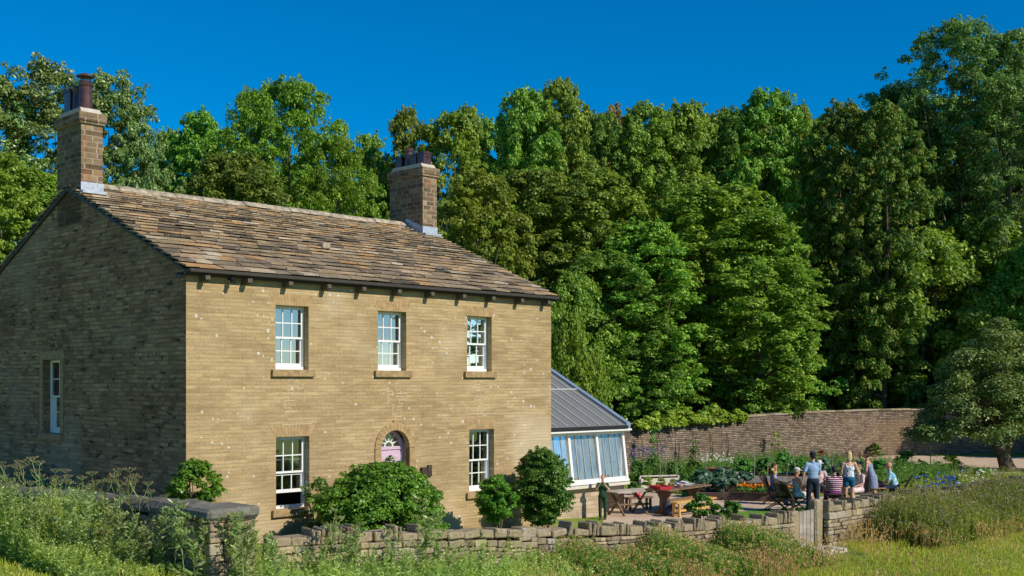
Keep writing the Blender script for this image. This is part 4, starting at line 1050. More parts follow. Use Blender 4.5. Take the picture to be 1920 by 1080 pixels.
def hogweed(seed, h):
    rr = random.Random(seed); t = thing('hogweed_plant', '', 'hogweed', (0, 0, 0)); mb = MB(); heads = []
    mb.tube([(0, 0, 0), (.02, 0, h*.5), (0, .02, h*.85)], [.016, .012, .007], 6)
    for k in range(rr.randint(4, 6)):
        z = h*rr.uniform(.5, .85); a = rr.uniform(0, 6.28); l = h*rr.uniform(.18, .3); c = Vector((math.cos(a)*l*.5, math.sin(a)*l*.5, z+l*.85))
        mb.tube([(0, 0, z), (c.x*.6, c.y*.6, z+l*.35), c], [.007, .006, .005], 5)
        for j in range(9):
            b = j*2*math.pi/9; q = c+Vector((math.cos(b)*.09, math.sin(b)*.09, .07+rr.uniform(-.01, .01))); mb.tube([c, q], [.003, .002], 4); heads.append(list(q))
        heads.append([c.x, c.y, c.z+.08])
    mb.build('stem', L['thistle'], t)
    leafobj('umbel', puffs_at(np.array(heads), .026, 12, .022), L['seed'], t)
    q, _ = stalk_quads(np.array([[0, 0, 0.]]), np.array([h*.6]), 16, .28, .5, lean=.02, sw=.01); leafobj('foliage', q, L['thistle'], t); return t
protos = [thistle(1, 1.2), thistle(2, 1.0), thistle(3, 1.35), thistle(4, .9, 'seed')]; hogs = [hogweed(5, 1.6), hogweed(6, 1.5)]
usedp = set()
def put(o, x, y, sc, label, group):
    c = o if o.name not in usedp else copy_tree(o); usedp.add(o.name)
    c.location = (x, y, gh(x, y)); c.rotation_euler.z = random.uniform(0, 6.28); c.scale = (sc,)*3
    tag(c, label, None, group); return c
random.seed(21)
def px2(px, Y): return (px-960)*Y/2174
for i, (px, Y, sc) in enumerate(sorted([(20, 21.6, .95), (45, 21.3, 1.0), (72, 21.6, 1.03), (97, 21.2, .92), (112, 21.4, .9), (178, 20.7, .95), (196, 20.9, .9), (222, 20.5, 1.0), (242, 20.6, 1.02), (262, 20.2, .95), (286, 20.0, .82), (8, 20.8, .85)])):
    put(random.choice(hogs), px2(px, Y), Y, sc, 'tall brown hogweed above the shaded left wall, '+nth(i), 'hogweeds above the shaded left wall')
for px in range(5, 470, 17):
    Y = 20.9-px*.0048-random.uniform(0, .9); put(random.choice(protos), px2(px+random.uniform(-6, 6), Y), Y, random.uniform(.75, 1.15), 'grey green thistle before the shaded left wall, '+nth((px-5)//17), 'thistles in front of the shaded left wall')
for i, (px, Y, sc) in enumerate(sorted([(498, 18.4, .75), (530, 18.6, .6), (622, 18.9, .95), (604, 18.5, .8), (655, 18.9, 1.12), (668, 18.6, .95), (640, 18.6, .7), (700, 19, .6), (735, 19.2, .75), (800, 19.6, 1.1), (818, 19.3, .9), (786, 19.4, .75), (760, 19.0, .5), (845, 19.8, .7), (905, 20.2, .6), (570, 18.3, .55), (515, 18.0, .9), (470, 18.1, .9), (455, 17.9, .8)])):
    put(random.choice(protos), px2(px, Y), Y, sc, 'thistle in front of the sunlit low wall, '+nth(i), 'thistles in front of the sunlit low wall')
random.seed(5)
put(protos[3], 8.35, 28.05, .55, 'small leafy weed between the gate step and the nettles', 'weeds by the gate')

# ------------------------------------------------------------------ kitchen garden
def raised_bed(pts, h, th, mat, label):
    """timber or board edging round a bed of soil"""
    c = Vector((sum(p[0] for p in pts)/len(pts), sum(p[1] for p in pts)/len(pts), 0)); t = thing('raised_bed', label, 'raised bed', c)
    for p, q in zip(pts, pts[1:]+pts[:1]):
        a = Vector((*p, h/2-.05))-c; b = Vector((*q, h/2-.05))-c; d = (b-a).normalized(); a2 = a+d*th*.5; b2 = b-d*th*.5
        m_ = MB(); m_.bar(a2, b2, th, h+.1, up=(0, 0, 1)) if False else m_.box((a2+b2)/2, ((b2-a2).length, th, h+.1), Matrix.Rotation(math.atan2(d.y, d.x), 3, 'Z'), bev=.008); m_.build('edging', mat, t)
    m_ = MB(); m_.poly([(p[0]-c.x, p[1]-c.y, h-.05) for p in pts]); o = m_.build('soil', M['soil'], t)
    if o.data.polygons[0].normal.z < 0: o.data.flip_normals()
    return t
raised_bed([(5.95, 38.5), (9.1, 37.55), (9.9, 41.8), (6.7, 42.8)], .25, .1, M['sleeper'], 'dark timber edged bed of cabbages and marigolds behind the trestle table')
raised_bed([(4.7, 42.6), (6.2, 43.2), (6.4, 44.6), (4.9, 44.2)], .34, .06, M['whiteboard'], 'pale boarded bed beside the conservatory')
raised_bed([(8.7, 44.6), (11.2, 44.0), (11.5, 46.2), (9.0, 46.6)], .3, .06, M['greytimber'], 'grey boarded bed right of the round planter')
raised_bed([(16.6, 50.2), (18.6, 49.9), (19.8, 52.8), (17.8, 53.3)], .16, .08, M['sleeper'], 'low dark edged bed beside the tan garden path')
pl = thing('round_planter', 'large round rust brown steel planter full of white flowers', 'planter', (8.06, 45.4, 0))
mb = MB(); mb.lathe([(.55, 0), (.56, .52), (.58, .55), (.54, .55), (.53, .45), (.001, .44)], n=32); mb.build('tub', M['rust'], pl, smooth=False)
mb = MB(); mb.lathe([(.525, .44), (.5, .46), (.001, .465)], n=24); mb.build('soil', M['soil'], pl)
PT = {}
def plant_proto(key, name, mat, n, nl, size, lump=.4, crad=.33, z0=.05):
    t = thing(name, '', 'plant'); qs, cs = bush_mesh(mat, .5, 1.0, n, nl, size, crad, z0, lump); leafobj('foliage', qs, L[mat], t)
    mb = MB()
    for c in random.sample(cs, 5): mb.tube([(0, 0, -.03), Vector(c)*.5, Vector(c)], [.015, .01, .004], 4)
    mb.build('stem', M['bark'], t); PT[key] = t; return t
plant_proto('cab', 'cabbage_plant', 'bluegreen', 14, 34, .19); plant_proto('veg', 'vegetable_plant', 'veg', 26, 50, .12)
plant_proto('bright', 'leafy_plant', 'vine', 26, 60, .09); plant_proto('let', 'lettuce_plant', 'lettuce', 14, 40, .12)
plant_proto('blue', 'grey_leaved_plant', 'bluegreen', 24, 55, .09); plant_proto('dark', 'dark_plant', 'shrub2', 24, 60, .10)
usedq = set()
def plant(key, px, yt, wpx, Y, label, group='plants of the kitchen garden', zb=0):
    o = PT[key] if key not in usedq else copy_tree(PT[key]); usedq.add(key)
    w_ = wpx*Y/2174; h = CAMZ-(yt-719)*Y/2174-zb
    o.location = ((px-960)*Y/2174, Y, zb); o.scale = (w_, w_, h); o.rotation_euler.z = random.uniform(0, 6.28); tag(o, label, 'plant', group)
    return o
for px, yt, w_, Y, k, lb in [
    (1700, 850, 52, 50.5, 'bright', 'tallest bright green leafy clump behind the seated bald man'), (1781, 856, 44, 50.5, 'bright', 'round bright green clump in the low bed by the path'),
    (1733, 868, 34, 49, 'dark', 'dark green plant between the two bright clumps'), (1640, 833, 26, 61, 'dark', 'dark climber growing against the shaded wall'),
    (1545, 862, 50, 45, 'blue', 'grey blue leaved clump behind the standing man'), (1580, 868, 40, 44, 'blue', 'grey blue leaved clump left of the blonde woman'),
    (1500, 862, 44, 46, 'veg', 'leafy green clump above the seated group'), (1610, 866, 36, 44, 'blue', 'grey leaved clump between the two standing women'),
    (1650, 866, 48, 45, 'veg', 'green clump right of the woman in the patterned dress'), (1470, 850, 46, 48, 'veg', 'tall green clump behind the left deck chair'),
    (1435, 862, 48, 46, 'veg', 'green clump right of the grey boarded bed'), (1392, 862, 44, 47, 'veg', 'green clump right of the round planter'),
    (1300, 866, 44, 46, 'dark', 'dark green clump left of the round planter'), (1262, 868, 40, 46, 'veg', 'green clump behind the pale boarded bed'),
    (1225, 862, 40, 47, 'veg', 'bushy green clump behind the trestle table'), (1196, 868, 34, 46, 'dark', 'dark clump next to the conservatory glass'),
    (1310, 888, 40, 42, 'veg', 'leafy clump just in front of the round planter'), (1285, 893, 36, 41.5, 'veg', 'leafy clump left of the cabbages'),
    (1215, 897, 34, 41, 'let', 'yellow green lettuce clump behind the red tray'), (1240, 898, 26, 41, 'let', 'small yellow green lettuce clump nearest the red tray'), (1262, 901, 26, 40.5, 'let', 'yellowish salad clump behind the plates'),
    (1188, 905, 26, 40, 'dark', 'low dark plant beside the conservatory base')]:
    plant(k, px, yt, w_, Y, lb)
for i, (X, Y) in enumerate([(6.4, 39.2), (6.9, 38.9), (7.35, 39.4), (6.7, 40.2), (7.3, 40.4), (6.9, 41.3), (7.7, 40.9), (7.5, 41.9), (8.2, 41.4)]):
    o = PT['cab'] if 'cab' not in usedq else copy_tree(PT['cab']); usedq.add('cab'); s_ = random.uniform(.7, .9)
    o.location = (X, Y, .18); o.scale = (s_, s_, random.uniform(.5, .65)); o.rotation_euler.z = i; tag(o, 'leafy blue green cabbage in the dark timber edged bed', 'cabbage', 'cabbages in the timber edged bed')
def marigold():
    t = thing('marigold_plant', 'orange marigold plant along the front edge of the timber bed', 'marigold', (0, 0, 0), 0, 'marigolds in the timber edged bed')
    q = [puff(np.array([rng.normal()*.08, rng.normal()*.08, .14]), .15, 60, .05) for _ in range(4)]; leafobj('foliage', q, L['veg'], t)
    p = np.array([[rng.normal()*.1, rng.normal()*.1, .27+rng.random()*.07] for _ in range(10)]); leafobj('flowers', puffs_at(p, .035, 12, .05, .8), L['orange'], t); return t
mg = marigold()
for i in range(16):
    o = mg if i == 0 else copy_tree(mg); f = i/15
    X = 7.55+1.45*f; o.location = (X, 38.5-(X-5.95)*.30-.28+.32+.22*(i % 2), .2); o.rotation_euler.z = i*1.1; s_ = random.uniform(.85, 1.2); o.scale = (s_, s_, s_)
# herb border filling the garden
def region(n, poly):
    P = np.array(poly); lo = P.min(0); hi = P.max(0); out = []
    q = rng.uniform(lo, hi, (n*3, 2)); ins = np.zeros(len(q), bool); j = len(P)-1
    for i in range(len(P)):
        c = ((P[i, 1] > q[:, 1]) != (P[j, 1] > q[:, 1])) & (q[:, 0] < (P[j, 0]-P[i, 0])*(q[:, 1]-P[i, 1])/(P[j, 1]-P[i, 1]+1e-12)+P[i, 0]); ins ^= c; j = i
    return q[ins][:n]
sheet('garden_soil', [(4.6, 43.0), (10, 40.8), (12.4, 40.2), (15.4, 42), (19, 47.5), (17.4, 53), (16, 56), (11, 54.8), (5.2, 49.6)], M['soil'], .004)
q2 = region(2600, [(5.0, 45.2), (7.2, 44.6), (9.3, 47), (12.2, 46), (12.8, 41), (15.0, 42.5), (18.4, 47.5), (16.2, 53), (13, 55), (8.5, 52), (5.2, 49)])
nz = np.sin(q2[:, 0]*1.7)*np.sin(q2[:, 1]*1.3+1); hb = .45+.28*nz+rng.random(len(q2))*.3
q, top = stalk_quads(np.column_stack([q2, np.zeros(len(q2))]), np.maximum(.15, hb), 22, .13, .34, lean=.12)
stuff('herb_border', q, 'veg', 'mixed green herbs and vegetables filling the beds before the far wall', 'herbs')
def flowers(name, label, poly, n, z0, z1, mat, size=.05, per=8, rad=.05):
    p = region(n, poly); pts = np.column_stack([p, rng.uniform(z0, z1, len(p))]); stuff(name, puffs_at(pts, rad, per, size, .8), mat, label, 'flowers')
    q, _ = stalk_quads(np.column_stack([p, np.zeros(len(p))]), pts[:, 2], 7, .10, .25, lean=.0, sw=.012); stuff(name.replace('flowers', 'flower_stems'), q, 'veg', 'leafy stems under '+label, 'stems')
flowers('white_flowers', 'white daisies filling the round rusty planter and its back edge', [(7.4, 45.3), (8.7, 45.3), (8.9, 47), (7.6, 47)], 60, .75, 1.05, 'wpetal', .055)
flowers('purple_flowers', 'hazy purple flowers beside the conservatory glass', [(4.7, 46.5), (6.2, 47), (6.4, 48.6), (4.9, 48)], 60, .9, 1.25, 'purple', .06)
flowers('blue_flowers', 'blue delphinium spikes left of the pale spikes', [(12.8, 36.5), (14.2, 36.9), (14.4, 38.0), (13.0, 37.6)], 34, .45, .95, 'blue', .07, 10, .07)
flowers('pale_flowers', 'cream flower spikes in front of the garden path', [(15.0, 38.0), (17.2, 39.8), (17.0, 41.2), (14.9, 39.4)], 26, .45, .85, 'wpetal', .06, 10, .06)
q2 = region(1500, [(11.8, 38.0), (14.5, 35.8), (18.5, 39.4), (20, 43.4), (18.8, 47.5), (15.4, 42.2), (12.8, 40.4)])
hb = .25+rng.random(len(q2))*.4; q, top = stalk_quads(np.column_stack([q2, np.zeros(len(q2))]), hb, 22, .12, .32, lean=.12)
stuff('flower_border', q, 'weed', 'loose green border plants between the seated group and the apple tree', 'border plants')
for px, yt, w_, Y, k, lb in [(1840, 880, 60, 45, 'veg', 'green clump beside the lawn of the apple tree'), (1735, 888, 50, 42, 'veg', 'leafy clump behind the blue flowers'), (1790, 894, 44, 41, 'dark', 'dark leafy clump behind the cream spikes'), (1705, 900, 44, 40, 'veg', 'clump right of the empty chair back')]:
    plant(k, px, yt, w_, Y, lb)
# climbers on the far wall
def climber(px, yt, yb, Y, wpx, mat, label, n=14, name='wall_climber'):
    X = (px-960)*Y/2174; zt = CAMZ-(yt-719)*Y/2174; zb = max(0, CAMZ-(yb-719)*Y/2174); w_ = wpx*Y/2174/2
    t = thing(name, label, 'climber', (X, Y, 0), 0, 'climbers on the garden wall'); qs = []
    for k in range(n): qs.append(puff(np.array([rng.normal()*w_*.5, rng.uniform(-.2, .1), rng.uniform(zb, zt)]), .13, 26, .08))
    leafobj('foliage', qs, L[mat], t); mb = MB(); mb.tube([(0, .1, 0), (.1, .05, zt*.5), (0, 0, zt)], [.03, .02, .01], 5); mb.build('stem', M['bark'], t)
climber(1224, 805, 862, 49.6, 16, 'shrub', 'thin climber left of centre on the sunlit garden wall'); climber(1297, 820, 875, 51.6, 16, 'dark' if False else 'shrub2', 'dark climber above the round planter on the wall')
climber(1457, 806, 860, 56, 26, 'weed', 'pale climber behind the left deck chair on the wall'); climber(1538, 842, 862, 57, 10, 'red', 'russet leaved climber above the standing man', 8)
# vine along the top of the wall
vt = thing('wall_vine', 'bright green vine spilling over the top of the sunlit garden wall', 'vine', (5.2, 50.0, 0)); qs = []
for k in range(210):
    f = random.random(); X = 5.4+f*5.8; Y = 49.9+(X-5.2)*.93; zt = 2.12+(X-5.4)*.03
    hh = .32+.22*math.sin(f*21)+.12*math.sin(f*50); hh *= min(1, 6*f, 5*(1-f)+.2)
    qs.append(puff(np.array([X-5.2, Y-50-random.uniform(.0, .35), zt+random.uniform(-.22, max(.05, hh))]), .17, 30, .14, aspect=.8))
leafobj('foliage', qs, L['vine'], vt)
mb = MB()
for k in range(6): mb.tube([(.4+k*.9, .3+k*.85, 0), (.5+k*.9, .2+k*.85, 1.0), (.3+k*.9, .25+k*.85, 1.8)], [.03, .02, .012], 5)
mb.build('stem', M['bark'], vt)
# canes
def cane(X, Y, h, dx=0, dy=0):
    mb = MB(); mb.tube([(0, 0, -.05), (dx, dy, h)], [.012, .010], 5); o = mb.build('bamboo_cane', M['yellowtimber'] if False else M['greytimber']); o.location = (X, Y, 0)
    tag(o, 'thin pale bamboo cane stuck upright in the vegetable beds', 'cane', 'canes in the vegetable beds')
for X, Y, h, dx in [(7.1, 38.9, 1.0, 0), (8.5, 38.6, 1.25, .02), (9.0, 40, 1.2, 0), (10.6, 45, 1.7, .3), (11.1, 45, 1.75, -.3), (10.2, 46, 1.5, 0), (9.4, 45, 1.3, .02), (5.6, 43.8, 1.2, 0), (6.3, 44.3, 1.3, 0), (6.0, 45.4, 1.4, .05), (17.2, 51, 1.1, 0), (17.7, 52, 1.1, 0), (18.4, 51, 1.15, 0), (18.8, 52, 1.1, -.05), (12.1, 44, 1.4, .1)]: cane(X, Y, h, dx)
# blue hosepipe / poles on the path
mb = MB(); mb.tube([(18.3, 49.4, .05), (20.4, 50.6, .12), (22.4, 51.2, .08)], [.025, .025, .025], 6); mb.tube([(18.4, 49.2, .05), (20.6, 50.3, .08)], [.02, .02], 6); tag(mb.build('blue_pole', simple('pale_blue_plastic', (.3, .42, .6))), 'pale blue poles lying at the edge of the path by the apple tree', 'poles')

# ------------------------------------------------------------------ furniture
def slat_table(name, label, x, y, rz, l, w_, h, kind):
    t = thing(name, label, 'table', (x, y, 0), rz); mb = MB(); n = int(w_/.11)
    for k in range(n): mb.b2((-l/2, -w_/2+k*w_/n+.004, h-.04), (l/2, -w_/2+(k+1)*w_/n-.004, h), bev=.005)
    mb.build('tabletop', M['greytimber' if kind == 'x' else 'timber'], t)
    if kind == 'x':
        for sx in (-l*.30, l*.30):
            for a in (-1, 1):
                mb = MB(); mb.bar((sx+.025*a, -a*w_*.42, 0), (sx+.025*a, a*w_*.38, h-.045), .045, .05, up=(1, 0, 0)); mb.build('leg', M['timber'], t)
        mb = MB(); mb.bar((-l*.30, 0, h*.42), (l*.30, 0, h*.42), .05, .04); mb.build('stretcher', M['timber'], t)
    else:
        for sx in (-l*.34, l*.34):
            mb = MB(); mb.prism([(sx-.06, -.30, 0), (sx-.06, .30, 0), (sx-.06, .30, .08), (sx-.06, .14, .2), (sx-.06, .12, .45), (sx-.06, .2, .6), (sx-.06, .33, h-.045), (sx-.06, -.33, h-.045), (sx-.06, -.2, .6), (sx-.06, -.12, .45), (sx-.06, -.14, .2), (sx-.06, -.30, .08)], (.12, 0, 0)); mb.build('trestle_leg', M['timber'], t)
        mb = MB(); mb.b2((-l*.34, -.03, .3), (l*.34, .03, .42)); mb.build('stretcher', M['timber'], t)
    return t
slat_table('folding_table', 'slatted grey wooden table on crossed legs next to the child in green', 3.42, 34.05, R(38), 1.55, .72, .72, 'x')
ta = math.atan2(1.9, 1.5)
slat_table('trestle_table', 'long brown trestle table on two shaped pedestal legs', 5.0, 34.75, ta, 2.5, .85, .76, 'p')
def bench(name, label, x, y, rz, l, mat, h=.45):
    t = thing(name, label, 'bench', (x, y, 0), rz); mb = MB(); 
    for k in (-1, 0, 1): mb.b2((-l/2, k*.1-.045, h-.045), (l/2, k*.1+.045, h), bev=.005)
    mb.build('seat', M[mat], t)
    for sx in (-l*.42, l*.42):
        for sy in (-.1, .1):
            mb = MB(); mb.bar((sx, sy, 0), (sx, sy*.9, h-.046), .06, .06); mb.build('leg', M[mat], t)
    mb = MB(); mb.b2((-l*.42, -.02, .14), (l*.42, .02, .2)); mb.build('stretcher', M[mat], t)
bench('wooden_bench', 'long new yellow wooden bench beside the trestle table', 5.32, 34.0, math.atan2(1.5, 1.35), 2.1, 'yellowtimber')
bench('low_bench', 'low dark slatted bench behind the folding table', 3.85, 35.3, R(30), .9, 'timber', .40)
def cloth_lump(name, label, cat, x, y, z, d, mat, seed, parent=None):
    rr = random.Random(seed); mb = MB()
    for k in range(7): mb.ell((rr.uniform(-.5, .5)*d[0], rr.uniform(-.5, .5)*d[1], d[2]*rr.uniform(.2, .5)), (d[0]*rr.uniform(.25, .5), d[1]*rr.uniform(.25, .5), d[2]*rr.uniform(.3, .6)), Matrix.Rotation(rr.uniform(0, 3), 3, 'Z'))
    o = fuse(mb, name, mat, None, .012); o.location = (x, y, z); tag(o, label, cat); return o
def fuse(mb, name, mat, parent, voxel, smooth=3, flat=False):
    """join closed shapes into one continuous skin"""
    bmesh.ops.recalc_face_normals(mb.bm, faces=mb.bm.faces)
    me = bpy.data.meshes.new('tmp'); mb.bm.to_mesh(me); mb.bm.free(); o = bpy.data.objects.new('tmp', me); COL.objects.link(o)
    m_ = o.modifiers.new('r', 'REMESH'); m_.mode = 'VOXEL'; m_.voxel_size = voxel
    s_ = o.modifiers.new('s', 'SMOOTH'); s_.factor = .5; s_.iterations = smooth
    dg = bpy.context.evaluated_depsgraph_get(); ev = o.evaluated_get(dg); m2 = bpy.data.meshes.new_from_object(ev)
    bpy.data.objects.remove(o); m2.name = name; m2.materials.clear(); m2.materials.append(mat)
    m2.polygons.foreach_set('use_smooth', [True]*len(m2.polygons)); return link(bpy.data.objects.new(name, m2), parent)
cloth_lump('pink_bag', 'crumpled pink bag on the low bench behind the folding table', 'bag', 3.82, 35.3, .40, (.16, .1, .16), simple('pink_cloth', (.75, .12, .16)), 2)
M['redcloth'] = simple('red_cloth', (.42, .03, .035), .8)
# things on the trestle table
c0 = Vector((5.0, 34.75, .76)); ax = Vector((math.cos(ta), math.sin(ta), 0)); pr = Vector((-ax.y, ax.x, 0))
def ont(a, b): return c0+ax*a+pr*b
p = ont(-.62, .12); cloth_lump('red_cloth', 'heap of red cloth on the near end of the trestle table', 'cloth', p.x, p.y, .76, (.42, .22, .09), M['redcloth'], 4)
tr = thing('red_tray', 'long shallow dark red tray on the near end of the trestle table', 'tray', ont(-.98, .05), ta+R(60)); mb = MB(); mb.b2((-.32, -.17, .0), (.32, .17, .02)); mb.b2((-.34, -.19, .001), (-.32, .19, .09)); mb.b2((.32, -.19, .001), (.34, .19, .09)); mb.b2((-.32, -.19, .001), (.32, -.17, .088)); mb.b2((-.32, .17, .001), (.32, .19, .088)); mb.build('tray_body', M['redcloth'], tr)
def plate(a, b, r_, label, mat='white'):
    mb = MB(); mb.lathe([(r_*.5, 0), (r_*.95, .02), (r_, .03), (r_*.9, .028), (r_*.5, .012), (.001, .01)], n=20); o = mb.build('plate', M[mat]); o.location = ont(a, b); tag(o, label, 'plate')
plate(.05, .05, .13, 'white plate on the middle of the trestle table'); plate(.42, -.08, .13, 'white plate farther along the trestle table'); plate(.9, .1, .12, 'white plate at the far end of the trestle table')
def bowl(a, b, r_, label, col):
    mb = MB(); mb.lathe([(r_*.45, 0), (r_*.8, .05), (r_, .11), (r_*.93, .11), (r_*.7, .05), (.001, .025)], n=20); o = mb.build('bowl', simple('glaze_'+label[:4], col, .3, .5)); o.location = ont(a, b); tag(o, label, 'bowl')
bowl(.25, .18, .12, 'blue bowl on the trestle table', (.08, .16, .45)); bowl(.62, .16, .13, 'white bowl on the trestle table', (.75, .75, .72)); bowl(-.2, -.15, .12, 'pale pink bowl beside the red cloth', (.7, .45, .4))
# backpack
bp = thing('backpack', 'dark navy backpack standing on the gravel beside the yellow bench', 'backpack', (4.55, 33.7, 0), R(15))
mb = MB(); mb.ell((0, 0, .2), (.17, .11, .21)); mb.ell((0, .02, .34), (.13, .09, .11)); mb.box((0, 0, .06), (.28, .18, .12), bev=.04); fuse(mb, 'bag_body', simple('navy_nylon', (.03, .035, .055), .7), bp, .015)
mb = MB(); mb.ell((0, -.12, .15), (.12, .05, .10)); fuse(mb, 'pocket', simple('slate_nylon', (.05, .065, .10), .7), bp, .012)
for s_ in (-1, 1):
    mb = MB(); mb.tube([(.08*s_, .09, .40), (.1*s_, .16, .3), (.1*s_, .15, .15), (.09*s_, .1, .06)], .014, 6); mb.build('strap', M['black'], bp)
mb = MB(); mb.tube([(-.04, .03, .44), (-.03, .03, .48), (.03, .03, .48), (.04, .03, .44)], .01, 6); mb.build('handle', M['black'], bp)
# green watering can / butt
wc = thing('water_butt', 'bright green plastic tub half hidden beside the tall shrub', 'tub', (1.36, 33.2, 0)); mb = MB(); mb.lathe([(.15, 0), (.17, .1), (.19, .5), (.2, .52), (.2, .55), (.17, .55), (.16, .1), (.001, .08)], n=24); mb.build('tub_body', M['greenplastic'], wc); mb = MB(); mb.tube([(.19, 0, .5), (.27, .0, .3), (.22, 0, .05)], .012, 6); mb.build('hose', M['black'], wc)

def deck_chair(x, y, rz, label, recl=.42, bh=.75, mat='darktimber', group=None):
    """folding garden chair; sitter faces local +Y"""
    t = thing('garden_chair', label, 'chair', (x, y, 0), rz, group); w_ = .26
    mb = MB()
    for k in range(6): mb.b2((-w_+.02, -.2+k*.078, .40), (w_-.02, -.2+k*.078+.066, .425), bev=.004)
    mb.build('seat', M[mat], t); mb = MB()
    b0 = Vector((0, -.20, .44)); b1 = Vector((0, -.20-recl, .44+bh))
    for sx in (-1, 1): mb.bar(b0+Vector((sx*w_, .05, -.1)), b1+Vector((sx*w_, 0, 0)), .035, .045)
    for k in range(6):
        xx = -w_+.055+k*(2*w_-.11)/5; mb.bar(b0+Vector((xx, 0, .02)), b1+Vector((xx, 0, -.03)), .07, .014, up=(0, 1, 0))
    mb.bar(b1+Vector((-w_, 0, 0)), b1+Vector((w_, 0, 0)), .05, .03); mb.build('backrest', M[mat], t)
    for sx in (-1, 1):
        mb = MB(); mb.bar((sx*w_, .30, .0), (sx*w_, -.25, .46), .03, .045, up=(1, 0, 0)); mb.build('leg', M[mat], t)
        mb = MB(); mb.bar((sx*(w_-.035), -.42, .0), (sx*(w_-.035), .26, .42), .03, .045, up=(1, 0, 0)); mb.build('leg', M[mat], t)
    return t
deck_chair(8.05, 35.1, R(-100), 'high backed dark folding garden chair farthest left on the lawn', .40, .72)
deck_chair(8.50, 34.75, R(-80), 'dark folding garden chair of the woman in the white cap', .22, .46)
deck_chair(9.72, 34.95, R(0), 'dark chair of the person in the striped shirt, back to the camera', .06, .10)
deck_chair(12.25, 37.0, R(70), 'brown folding chair of the bald man at the right of the group', .30, .50)
deck_chair(9.85, 37.3, R(175), 'dark chair under the person in the pale sun hat', .12, .45)
deck_chair(8.35, 36.9, R(-110), 'dark chair of the person in blue behind the left chair', .12, .45)
deck_chair(10.85, 36.3, R(150), 'dark chair of the person in pink behind the blonde woman', .12, .45)
# small round table and bag
rt = thing('round_table', 'small round brown wooden table in front of the bald man', 'table', (11.72, 37.15, 0)); mb = MB(); mb.lathe([(.33, .50), (.34, .515), (.33, .53), (.001, .53)], n=24); mb.build('tabletop', simple('orange_wood', (.5, .26, .10)), rt)
for k in range(3):
    a = k*2.09+.4; mb = MB(); mb.bar((.24*math.cos(a), .24*math.sin(a), 0), (.12*math.cos(a), .12*math.sin(a), .5), .04, .04); mb.build('leg', simple('orange_wood_leg', (.5, .26, .10)), rt)
mb = MB(); mb.ell((0, 0, .09), (.22, .14, .10)); mb.ell((.05, 0, .14), (.14, .1, .08)); o = fuse(mb, 'brown_bag', simple('tan_leather', (.30, .12, .07), .6), None, .012); o.location = (11.68, 37.1, .53); tag(o, 'soft red brown bag lying on the small round table', 'bag')

# ------------------------------------------------------------------ people
def skin(name, c): return simple(name, c, .55, .3, var=.05, scale=4)
SK = {'fair': skin('fair_skin', (.62, .36, .25)), 'pinkish': skin('sunburnt_skin', (.60, .28, .19)), 'tan': skin('tanned_skin', (.46, .24, .14))}
eyem = simple('eye_dark', (.03, .02, .015), .2, .5); lipm = simple('lips', (.42, .13, .11))
def patterned(name, kind, c1, c2, sc=1):
    m, t, o = newmat(name); tc = N(t, 'ShaderNodeTexCoord'); co = tc.outputs['Object']
    if kind == 'stripe':
        sx = N(t, 'ShaderNodeSeparateXYZ'); t.links.new(co, sx.inputs[0]); v = math_(t, 'FRACT', math_(t, 'MULTIPLY', sx.outputs[2], sc)); f = math_(t, 'LESS_THAN', v, .33)
    elif kind == 'check':
        sx = N(t, 'ShaderNodeSeparateXYZ'); t.links.new(co, sx.inputs[0]); f = math_(t, 'MULTIPLY', math_(t, 'ADD', math_(t, 'LESS_THAN', math_(t, 'FRACT', math_(t, 'MULTIPLY', sx.outputs[2], sc)), .25), math_(t, 'LESS_THAN', math_(t, 'FRACT', math_(t, 'MULTIPLY', sx.outputs[0], sc)), .25)), .5)
    elif kind == 'spot':
        v = N(t, 'ShaderNodeTexVoronoi', Scale=sc); t.links.new(co, v.inputs['Vector']); f = math_(t, 'LESS_THAN', v.outputs['Distance'], .33)
    else: f = ramp(t, noise(t, co, sc, 3), [(.46, (0, 0, 0)), (.54, (1, 1, 1))])
    principled(t, o, mix(t, c1, c2, f), .85, .2, bump=noise(t, co, 9, 3), bstr=.5, bdist=.02); return m
V = Vector
